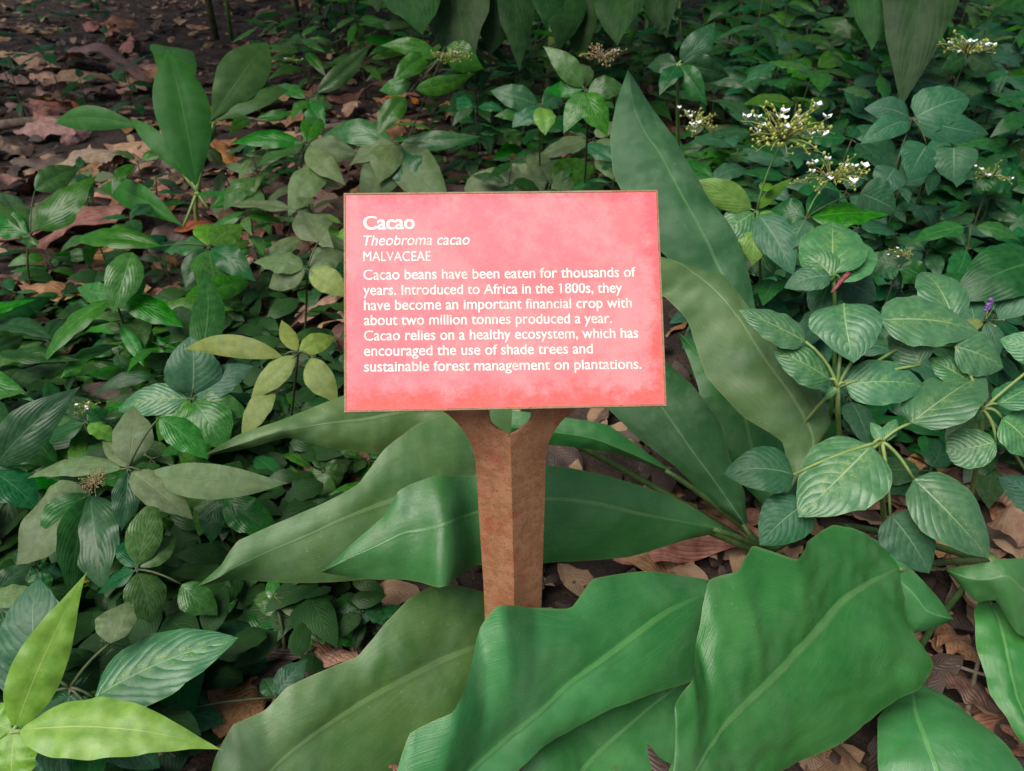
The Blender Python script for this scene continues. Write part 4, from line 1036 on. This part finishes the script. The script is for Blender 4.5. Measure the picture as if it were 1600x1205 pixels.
# ------------------------------------------------------------------ dry leaves on the ground
def fallen(base, tip, wpx, mat, label, group=None, shape='torn', lift=0.0, roll=None, rs=random, name='fallen_leaf'):
    a, b = G(*base, 0.02 + lift), G(*tip, 0.03 + lift)
    w = wpx * dz((base[0] + tip[0]) / 2, (base[1] + tip[1]) / 2, 0.02) / FPX * 1.5
    a.z += ground_z(a.x, a.y); b.z += ground_z(b.x, b.y)
    o = leaf(None, a, b, w, mat, shape, rs.uniform(-.3, .3) if roll is None else roll, 0.15, name, rs)
    tag(o, label, 'dead leaf', group)
    return o
def build_litter():
    rs = random.Random(4)
    H = [((-20, 388), (240, 345), 50, 'dead', 'largest pinkish brown leaf lying flat below the strap plant'), ((165, 235), (300, 255), 36, 'dead', 'tan curled leaf beside the strap plant stem'),
        ((100, 100), (228, 132), 30, 'yellow_dead', 'yellowish tan leaf on the dark litter bank'), ((45, 158), (152, 180), 14, 'orange', 'narrow orange rolled leaf on the litter bank'),
        ((430, 340), (505, 398), 40, 'dead', 'pinkish ribbed leaf beside the sign edge'), ((126, 315), (182, 338), 26, 'orange', 'small bright orange leaf below the strap plant'),
        ((605, 185), (668, 192), 18, 'orange', 'rust orange leaf behind the slim leaning herb'), ((878, 292), (945, 262), 18, 'dead', 'pale tan leaf folded over the top edge of the sign'),
        ((-15, 575), (125, 640), 66, 'orange_brown', 'big orange brown leaf under the glossy three leaved herb'), ((-10, 92), (95, 108), 26, 'dead', 'grey tan leaf on the litter near the far corner'),
        ((20, 205), (120, 212), 24, 'dead', 'flat dull brown leaf on the litter bank'), ((445, 180), (500, 190), 18, 'dead', 'small pinkish leaf behind the leaning herb'),
        ((325, 1080), (412, 1118), 70, 'dead', 'brown leaf curled up beside the dull sweeping lily leaf'), ((455, 1010), (570, 1035), 36, 'dead', 'greyish brown leaf under the sweeping lily leaf'),
        ((955, 890), (1190, 846), 44, 'dead', 'long pinkish brown leaf under the lily leaf stalks'), ((1120, 832), (1200, 812), 30, 'dead', 'short tan leaf above the long pinkish one'),
        ((1462, 985), (1535, 1050), 50, 'dead', 'tan ribbed leaf beside the widest lily leaf'), ((1480, 850), (1535, 975), 34, 'dead', 'upright curled tan leaf under the ovate plant'),
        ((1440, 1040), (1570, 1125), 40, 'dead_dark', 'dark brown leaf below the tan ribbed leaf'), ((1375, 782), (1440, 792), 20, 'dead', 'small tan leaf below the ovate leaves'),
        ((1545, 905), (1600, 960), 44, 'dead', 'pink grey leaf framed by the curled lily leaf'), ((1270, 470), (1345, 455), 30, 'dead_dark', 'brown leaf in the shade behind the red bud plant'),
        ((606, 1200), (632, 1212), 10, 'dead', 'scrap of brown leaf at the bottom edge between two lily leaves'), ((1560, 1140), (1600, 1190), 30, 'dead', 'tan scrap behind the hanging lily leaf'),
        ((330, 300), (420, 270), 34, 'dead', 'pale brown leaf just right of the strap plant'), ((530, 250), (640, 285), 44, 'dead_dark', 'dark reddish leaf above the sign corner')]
    for b, t, w, m, lb in H:
        m2 = {'yellow_dead': 'dead', 'orange_brown': 'orange'}.get(m, m)
        fallen(b, t, w, m2, lb, rs=rs)
    zones = [((-60, 640), (-10, 460), 230, 'brown fallen leaf among the litter on the bare bank beside the strap plant', 'fallen leaves on the bank'),
             ((540, 1000), (110, 330), 36, 'brown fallen leaf among the low herbs above the sign', 'fallen leaves above the sign'),
             ((1060, 1650), (60, 500), 26, 'brown fallen leaf in the shade under the dense dark herbs', 'fallen leaves under the dense herbs'),
             ((-40, 560), (480, 1000), 34, 'brown fallen leaf half hidden under the low herbs', 'fallen leaves under the low herbs'),
             ((860, 1640), (650, 1150), 48, 'brown fallen leaf under the big lily leaves', 'fallen leaves under the lilies')]
    for (x0, x1), (y0, y1), n, lb, gp in zones:
        for i in range(n):
            px, py = rs.uniform(x0, x1), y0 + (y1 - y0) * rs.random() ** 0.9
            if 'lilies' in gp and py > 940 and px < 1440:
                continue
            Lm = rs.uniform(0.14, 0.33) if 'bank' in gp else rs.uniform(0.1, 0.26)
            an = rs.uniform(0, 6.28)
            a = G(px, py, 0.012 + rs.random() * 0.03)
            b = a + Vector((math.cos(an), math.sin(an), rs.uniform(-.08, .12))) * Lm
            o = leaf(None, a, b, Lm * rs.uniform(0.3, 0.5), rs.choices(['dead', 'dead_dark', 'orange'], [9, 4, .5])[0], 'torn', rs.uniform(-.6, .6), 0, 'fallen_leaf', rs)
            tag(o, lb, 'dead leaf', gp)
    # small scraps: one sheet of litter
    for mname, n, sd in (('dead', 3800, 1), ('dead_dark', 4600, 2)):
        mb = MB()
        r2 = random.Random(sd)
        for i in range(n):
            y = 0.5 + 8.5 * r2.random() ** .8 if i % 6 else r2.uniform(-.3, 1.2)
            x = r2.uniform(-1, 1) * (0.9 + 0.85 * y)
            Lm = r2.uniform(0.03, 0.11)
            an = r2.uniform(0, 6.28)
            a = Vector((x, y, ground_z(x, y) + r2.uniform(0.0, 0.02)))
            dr = Vector((math.cos(an), math.sin(an), r2.uniform(-.2, .25))).normalized()
            nn = Vector((r2.uniform(-.5, .5), r2.uniform(-.5, .5), 1))
            m, L = frame(a, a + dr * Lm, nn)
            v, f, uv = geo('torn', 0.45, r2.randrange(8), True)
            mb.add([m @ p for p in v], f, uv)
        o = mb.build('leaf_litter', LM[mname])
        o['kind'] = 'stuff'
    # twigs
    for a, b, r_, lb in (((1512, 1112), (1532, 1020), .0035, 'grey brown leaf stalk with a pale cut end between lily leaves'), ((1420, 1010), (1560, 1060), .003, 'thin bent twig over the dark brown leaf'),
                     ((0, 196), (130, 188), .02, 'thick grey stick lying across the litter bank'), ((200, 168), (420, 190), .008, 'long thin stick behind the strap plant'), ((470, 205), (600, 190), .014, 'dark stick behind the leaning herb'), ((700, 250), (840, 236), .01, 'brown stick above the sign')):
        mb = MB()
        p, q = G(*a, .03), G(*b, .05)
        mid = (p + q) / 2 + Vector((0, rs.uniform(-.03, .03), .012))
        mb.tube(bez(p, mid, q, 9), r_, r_ * .7, 8)
        mb.tube([p - (q - p).normalized() * r_ * 1.5, p], r_ * 1.5, r_ * 1.2, 8)
        o = mb.build('fallen_twig', M_TWIG)
        tag(o, lb, 'twig')
build_litter()

# ------------------------------------------------------------------ herbs filling the beds
def bed_herb(name, pos, h, Lm, n, mat, shape, asp, label, group, rs, droop=0.35, parts=True, lean=0.12, cat='herb'):
    t = thing(name, pos, label, cat, group)
    top = pos + Vector((rs.uniform(-lean, lean) * h, rs.uniform(-lean, lean) * h, h))
    sb = MB()
    pts = bez(pos + Vector((0, 0, -.02)), pos + Vector((0, 0, h * 0.6)), top, 7)
    sb.tube(pts, 0.0028, 0.0016, 5)
    fol = MB()
    a0 = rs.uniform(0, 6.28)
    for i in range(n):
        q = 1 - 0.75 * (i // 3) / max(1, (n - 1) // 3) * rs.uniform(.8, 1)
        k = q * (len(pts) - 1)
        i0 = min(int(k), len(pts) - 2)
        p = pts[i0].lerp(pts[i0 + 1], k - i0)
        an = a0 + i * 2.2 + rs.uniform(-.4, .4)
        el = rs.uniform(-droop, droop * 0.9)
        L = Lm * rs.uniform(0.65, 1.15)
        dr = Vector((math.cos(an) * math.cos(el), math.sin(an) * math.cos(el), math.sin(el)))
        b = p + dr * L * 0.12
        e = b + dr * L + Vector((0, 0, -L * 0.12))
        sb.tube([p, b], 0.0014, 0.001, 4)
        if parts:
            leaf(t, b, e, L * asp * rs.uniform(.85, 1.15), mat, shape, rs.uniform(-.35, .35), 0.3, rs=rs)
        else:
            nn = Vector((rs.uniform(-.3, .3), rs.uniform(-.5, .1), 1))
            m, _ = frame(b - pos, e - pos, nn)
            v, f, uv = geo(shape, asp, rs.randrange(8), True)
            fol.add([m @ x for x in v], f, uv)
    sb.build('stem', M_DSTEM, t, pos)
    if not parts:
        fol.build('foliage', LM[mat], t)
    return t
def spread(name, x0, x1, y0, y1, n, hr, Lr, nl, mats, shapes, asp, label, group, seed, mind=40, droop=.4, parts_px=45, avoid=()):
    rs = random.Random(seed)
    placed = []
    tries = 0
    while len(placed) < n and tries < n * 40:
        tries += 1
        px, py = rs.uniform(x0, x1), rs.uniform(y0, y1)
        if any(abs(px - a) < mind and abs(py - b) < mind * 0.5 for a, b in placed):
            continue
        if any(ax0 < px < ax1 and ay0 < py < ay1 for ax0, ay0, ax1, ay1 in avoid):
            continue
        placed.append((px, py))
        p = G(px, py, 0)
        p.z = ground_z(p.x, p.y) - 0.005
        dd = dz(px, py, 0)
        Lm = rs.uniform(*Lr)
        bed_herb(name, p, rs.uniform(*hr), Lm, rs.randint(*nl), rs.choice(mats), rs.choice(shapes), asp, label, group, rs, droop, Lm * FPX / dd > parts_px)
def build_beds():
    # dense beds on the far right
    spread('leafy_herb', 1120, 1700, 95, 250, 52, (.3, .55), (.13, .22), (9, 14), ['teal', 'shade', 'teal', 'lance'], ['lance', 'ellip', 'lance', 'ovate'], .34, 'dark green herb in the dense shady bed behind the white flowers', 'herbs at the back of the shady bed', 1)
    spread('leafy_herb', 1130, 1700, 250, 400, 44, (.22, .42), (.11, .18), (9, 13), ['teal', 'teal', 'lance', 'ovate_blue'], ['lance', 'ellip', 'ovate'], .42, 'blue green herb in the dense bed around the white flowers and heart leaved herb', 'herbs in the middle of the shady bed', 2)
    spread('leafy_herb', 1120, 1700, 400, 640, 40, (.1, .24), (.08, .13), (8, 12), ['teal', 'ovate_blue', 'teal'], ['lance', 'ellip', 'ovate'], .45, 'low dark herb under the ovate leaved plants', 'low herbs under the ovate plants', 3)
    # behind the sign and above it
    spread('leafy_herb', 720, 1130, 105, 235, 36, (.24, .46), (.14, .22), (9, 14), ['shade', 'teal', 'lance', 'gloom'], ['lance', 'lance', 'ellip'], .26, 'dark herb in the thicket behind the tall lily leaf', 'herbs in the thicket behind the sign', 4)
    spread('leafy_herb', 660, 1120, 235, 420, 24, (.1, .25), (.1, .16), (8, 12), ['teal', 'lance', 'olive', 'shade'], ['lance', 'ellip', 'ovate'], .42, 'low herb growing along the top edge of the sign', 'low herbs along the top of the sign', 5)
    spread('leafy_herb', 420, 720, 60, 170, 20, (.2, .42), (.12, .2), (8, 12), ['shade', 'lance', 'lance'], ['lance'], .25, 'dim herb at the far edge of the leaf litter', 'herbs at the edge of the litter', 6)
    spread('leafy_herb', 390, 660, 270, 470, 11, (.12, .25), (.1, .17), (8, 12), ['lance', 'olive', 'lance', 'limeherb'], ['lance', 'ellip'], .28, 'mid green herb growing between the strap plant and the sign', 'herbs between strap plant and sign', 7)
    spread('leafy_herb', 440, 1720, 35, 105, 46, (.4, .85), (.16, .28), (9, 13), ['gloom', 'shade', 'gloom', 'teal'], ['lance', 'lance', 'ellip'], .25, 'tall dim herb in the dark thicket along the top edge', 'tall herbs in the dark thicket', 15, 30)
    # left
    spread('leafy_herb', -60, 380, 20, 190, 10, (.1, .3), (.08, .14), (6, 9), ['shade', 'teal'], ['lance', 'ellip'], .35, 'lone dark herb on the bare litter bank', 'lone herbs on the litter bank', 8)
    spread('leafy_herb', -60, 400, 330, 440, 9, (.1, .22), (.09, .16), (6, 9), ['lance', 'teal', 'olive'], ['lance', 'ellip'], .36, 'herb on the lower edge of the litter bank near the strap plant', 'herbs on the lower litter bank', 9)
    spread('creeping_herb', -60, 560, 450, 700, 44, (.05, .1), (.055, .09), (7, 11), ['shade', 'lance', 'shade', 'teal'], ['ovate', 'ellip', 'lance', 'lance'], .34, 'small creeping herb with little oval leaves under the glossy three leaved herb', 'creeping herbs in the low bed', 10, 30)
    spread('creeping_herb', -40, 620, 700, 1010, 34, (.03, .08), (.05, .08), (7, 10), ['shade', 'lance', 'lance'], ['ovate', 'ellip', 'ellip'], .44, 'tiny shaded herb under the dull star leaved herb and long lily tip', 'tiny herbs below the star leaved herb', 11, 34, avoid=((330, 980, 480, 1205),))
    spread('leafy_herb', -60, 330, 540, 860, 30, (.1, .2), (.11, .18), (6, 9), ['lance', 'shade', 'lance'], ['lance', 'ellip'], .3, 'dark long leaved herb filling gaps under the dull star leaved herb', 'long leaved herbs in the low bed', 12)
    spread('leafy_herb', -60, 320, 1000, 1200, 10, (.05, .12), (.09, .14), (6, 9), ['teal', 'ovate_blue', 'shade'], ['ovate', 'ellip'], .5, 'dark herb under the lime leaved plant', 'dark herbs under the lime plant', 13)
    spread('leafy_herb', 1180, 1640, 640, 800, 12, (.06, .16), (.09, .13), (6, 9), ['ovate_blue', 'teal', 'shade'], ['ovate', 'ellip'], .5, 'dark herb in the shade below the ovate leaves', 'dark herbs below the ovate leaves', 14)
build_beds()
def build_cover():
    rs = random.Random(9)
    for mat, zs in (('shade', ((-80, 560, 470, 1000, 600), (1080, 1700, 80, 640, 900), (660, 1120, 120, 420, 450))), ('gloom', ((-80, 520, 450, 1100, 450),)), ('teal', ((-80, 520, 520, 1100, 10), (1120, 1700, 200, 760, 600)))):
        mb = MB()
        for x0, x1, y0, y1, n in zs:
            for i in range(n):
                p = G(rs.uniform(x0, x1), rs.uniform(y0, y1), 0)
                p.z = rs.uniform(.01, .09) + ground_z(p.x, p.y)
                an = rs.uniform(0, 6.28)
                L = rs.uniform(.035, .1)
                dr = Vector((math.cos(an), math.sin(an), rs.uniform(-.5, .3))).normalized()
                m, _ = frame(p, p + dr * L, Vector((rs.uniform(-.5, .5), rs.uniform(-.6, .3), 1)))
                v, f, uv = geo(rs.choice(('ellip', 'ovate')), .5, rs.randrange(8), True)
                mb.add([m @ q for q in v], f, uv)
        o = mb.build('ground_cover', LM[mat])
        o['kind'] = 'stuff'
build_cover()

# ------------------------------------------------------------------ shrubs, hanging leaves and trees behind
def leaf_cloud(mb, c, rx, ry, rz, n, Lr, shape, asp, rs, down=0.4, shell=0.5):
    for i in range(n):
        while True:
            q = Vector((rs.uniform(-1, 1), rs.uniform(-1, 1), rs.uniform(-1, 1)))
            if q.length < 1 and rs.random() < shell + q.length:
                break
        p = c + Vector((q.x * rx, q.y * ry, q.z * rz))
        an = math.atan2(q.y, q.x) + rs.uniform(-1, 1)
        dr = Vector((math.cos(an), math.sin(an), rs.uniform(-down * 2, down * .4))).normalized()
        L = rs.uniform(*Lr)
        m, _ = frame(p, p + dr * L, Vector((rs.uniform(-.5, .5), rs.uniform(-.5, .5), 1)))
        v, f, uv = geo(shape, asp, rs.randrange(8), True)
        mb.add([m @ x for x in v], f, uv)
def shrub(x, y, h, r, n, Lr, mat, shape, asp, label, group, seed):
    rs = random.Random(seed)
    p = Vector((x, y, 0))
    t = thing('shrub', p, label, 'shrub', group)
    sb, fb = MB(), MB()
    for i in range(6):
        a = rs.uniform(0, 6.28)
        e = Vector((math.cos(a) * r * .7, math.sin(a) * r * .7, h * rs.uniform(.6, .95)))
        sb.tube(bez(Vector((rs.uniform(-.06, .06), rs.uniform(-.06, .06), -.03)), Vector((e.x * .3, e.y * .3, h * .5)), e, 7), .014, .005, 6)
    for i in range(7):
        a = rs.uniform(0, 6.28)
        c = Vector((math.cos(a) * r * rs.uniform(0, .7), math.sin(a) * r * rs.uniform(0, .7), h * rs.uniform(.3, .85)))
        leaf_cloud(fb, c, r * .5, r * .5, h * .28, n // 7, Lr, shape, asp, rs)
    sb.build('stem', M_DSTEM, t)
    fb.build('foliage', LM[mat], t)
def build_back():
    rs = random.Random(77)
    B = [(-5.2, 8.2, 2.2, 1.2, 'dark shrub at the far corner above the litter bank'), (-3.4, 8.0, 2.0, 1.1, 'dark shrub behind the litter bank, second from the far corner'), (-2.1, 6.6, 1.7, .9, 'dark shrub behind the strap plant'),
         (-.75, 5.6, 1.7, .8, 'dark shrub behind the slim leaning herb'), (.35, 4.7, 1.8, .7, 'large leaved dark shrub straight above the sign'), (1.15, 4.5, 1.7, .7, 'dark shrub beside the hanging green stalks'),
         (2.2, 5.0, 1.8, .9, 'dark shrub behind the white flowers'), (3.4, 5.2, 1.8, 1.0, 'dark shrub behind the heart leaved herb'), (4.6, 6.0, 2.0, 1.1, 'dark shrub at the far corner of the dense bed')]
    for i, (x, y, h, r, lb) in enumerate(B):
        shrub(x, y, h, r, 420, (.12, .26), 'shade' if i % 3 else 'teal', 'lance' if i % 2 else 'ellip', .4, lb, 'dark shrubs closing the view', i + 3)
    # big hanging leaves at the top
    t = thing('broad_leaf_shrub', Vector((W(1450, -60, 2.75).x, W(1450, -60, 2.75).y, 0)), 'shrub with very long hanging yellow edged leaves at the top edge', 'shrub')
    mb = MB()
    hub = W(1420, -330, 2.45)
    mb.tube(bez(t.location, t.location + Vector((.05, 0, hub.z * .6)), hub, 10), .02, .012, 8)
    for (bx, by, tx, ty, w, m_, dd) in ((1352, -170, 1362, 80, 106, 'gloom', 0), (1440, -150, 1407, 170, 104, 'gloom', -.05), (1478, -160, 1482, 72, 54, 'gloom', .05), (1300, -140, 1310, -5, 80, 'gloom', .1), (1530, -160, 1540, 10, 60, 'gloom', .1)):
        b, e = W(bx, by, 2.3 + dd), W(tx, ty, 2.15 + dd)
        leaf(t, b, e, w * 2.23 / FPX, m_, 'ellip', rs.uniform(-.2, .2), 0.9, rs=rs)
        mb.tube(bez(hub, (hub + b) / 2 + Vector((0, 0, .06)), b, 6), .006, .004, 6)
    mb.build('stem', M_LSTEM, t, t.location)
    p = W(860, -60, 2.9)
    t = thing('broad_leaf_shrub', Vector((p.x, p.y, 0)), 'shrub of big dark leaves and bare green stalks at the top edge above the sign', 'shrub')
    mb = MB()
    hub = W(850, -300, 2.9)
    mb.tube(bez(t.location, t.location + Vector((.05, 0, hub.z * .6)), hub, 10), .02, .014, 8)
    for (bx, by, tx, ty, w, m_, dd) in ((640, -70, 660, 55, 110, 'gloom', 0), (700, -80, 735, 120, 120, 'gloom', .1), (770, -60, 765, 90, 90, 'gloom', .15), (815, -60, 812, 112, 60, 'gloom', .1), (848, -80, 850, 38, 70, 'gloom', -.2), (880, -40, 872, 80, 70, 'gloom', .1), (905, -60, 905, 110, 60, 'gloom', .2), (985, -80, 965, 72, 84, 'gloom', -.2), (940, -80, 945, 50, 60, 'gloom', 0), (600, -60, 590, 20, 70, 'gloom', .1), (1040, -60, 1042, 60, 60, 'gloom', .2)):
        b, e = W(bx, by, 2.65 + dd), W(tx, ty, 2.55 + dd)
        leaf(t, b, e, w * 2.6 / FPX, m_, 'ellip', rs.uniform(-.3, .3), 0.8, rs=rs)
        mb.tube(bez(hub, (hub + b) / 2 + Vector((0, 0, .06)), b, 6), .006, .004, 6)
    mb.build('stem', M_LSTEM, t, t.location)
    for px, r_, lb in ((747, .022, 'thick green stalk rising above the sign'), (920, .02, 'green stalk between the dark leaves, nearer the tall lily leaf'), (1000, .01, 'thin stalk beside the brown tipped leaf'), (1022, .012, 'thin stalk, second past the brown tipped leaf'), (1043, .009, 'thinnest stalk beside the tall herb'), (338, .02, 'olive green stem behind the strap plant'), (362, .012, 'slim stem next to the olive green one'), (470, .014, 'leaning stem at the back of the litter'), (505, .01, 'thin tangled stem at the back of the litter'), (525, .016, 'brown green stem at the back of the litter'), (1295, .012, 'pale slanting stalk left of the hanging leaves'), (546, .012, 'thin bare stem at the edge of the litter'), (566, .01, 'thinner bare stem next to another at the litter edge')):
        b = G(px, 62 if px < 600 else 130, 0)
        tp = b + Vector((rs.uniform(-.3, .3), rs.uniform(-.2, .2), 2.6))
        mb = MB()
        mb.tube(bez(b, (b + tp) / 2 + Vector((rs.uniform(-.05, .05), 0, 0)), tp, 9), r_, r_ * .7, 10)
        o = mb.build('bare_stalk', M_BARK if px in (338, 470, 525) else M_STEM, None)
        tag(o, lb, 'stalk')
    # trees out of view, added so their crowns darken the back
    for i, (x, y, h, R_, lb) in enumerate(((-4.2, 6.6, 4.6, 2.6, 'unseen tree with a dark trunk, added to shade the litter bank'), (3.9, 7.6, 5.2, 2.6, 'unseen tree with a dark trunk, added for shade behind the dense bed'), (.6, 9.5, 5.5, 2.6, 'farthest unseen tree, added for shade behind the sign'), (-3.6, 4.2, 5.0, 2.4, 'slim unseen tree added to shade the thicket behind the leaning herb'), (3.5, 4.4, 5.2, 2.4, 'slim unseen tree added to shade the thicket behind the hanging leaves'), (-3.6, 2.6, 4.6, 2.1, 'unseen tree added for shade beside the low herbs, out past the lime plant'), (4.0, 2.6, 4.8, 2.1, 'unseen tree added for shade beside the ovate plants'))):
        p = Vector((x, y, 0))
        t = thing('unseen_shade_tree', p, lb, 'tree', 'unseen trees added to shade the bed')
        tr, cr = MB(), MB()
        ln = {3: 2.0, 4: -1.5}.get(i, 0.0)         # these two lean over the bed
        tr.tube(bez(Vector((0, 0, -.1)), Vector((ln * .1, .05, h * .5)), Vector((ln, 0, h)), 10), .11, .05, 12)
        for k in range(7):
            a = k * .9 + rs.random()
            e = Vector((ln + math.cos(a) * R_ * .8, math.sin(a) * R_ * .8, h + rs.uniform(-.5, .9)))
            q_ = rs.uniform(.75, .95)
            tr.tube(bez(Vector((ln * q_ * q_, 0, h * q_)), Vector((ln + (e.x - ln) * .4, e.y * .4, h)), e, 7), .04, .012, 7)
            leaf_cloud(cr, Vector((e.x, e.y, e.z + .2)), R_ * .45, R_ * .45, .6, 260, (.2, .34), 'lance', .35, rs)
        leaf_cloud(cr, Vector((ln, 0, h + .3)), R_ * .6, R_ * .6, .8, 420, (.2, .34), 'lance', .35, rs)
        tr.build('trunk', M_BARK, t)
        cr.build('crown', LM['shade'], t)
build_back()
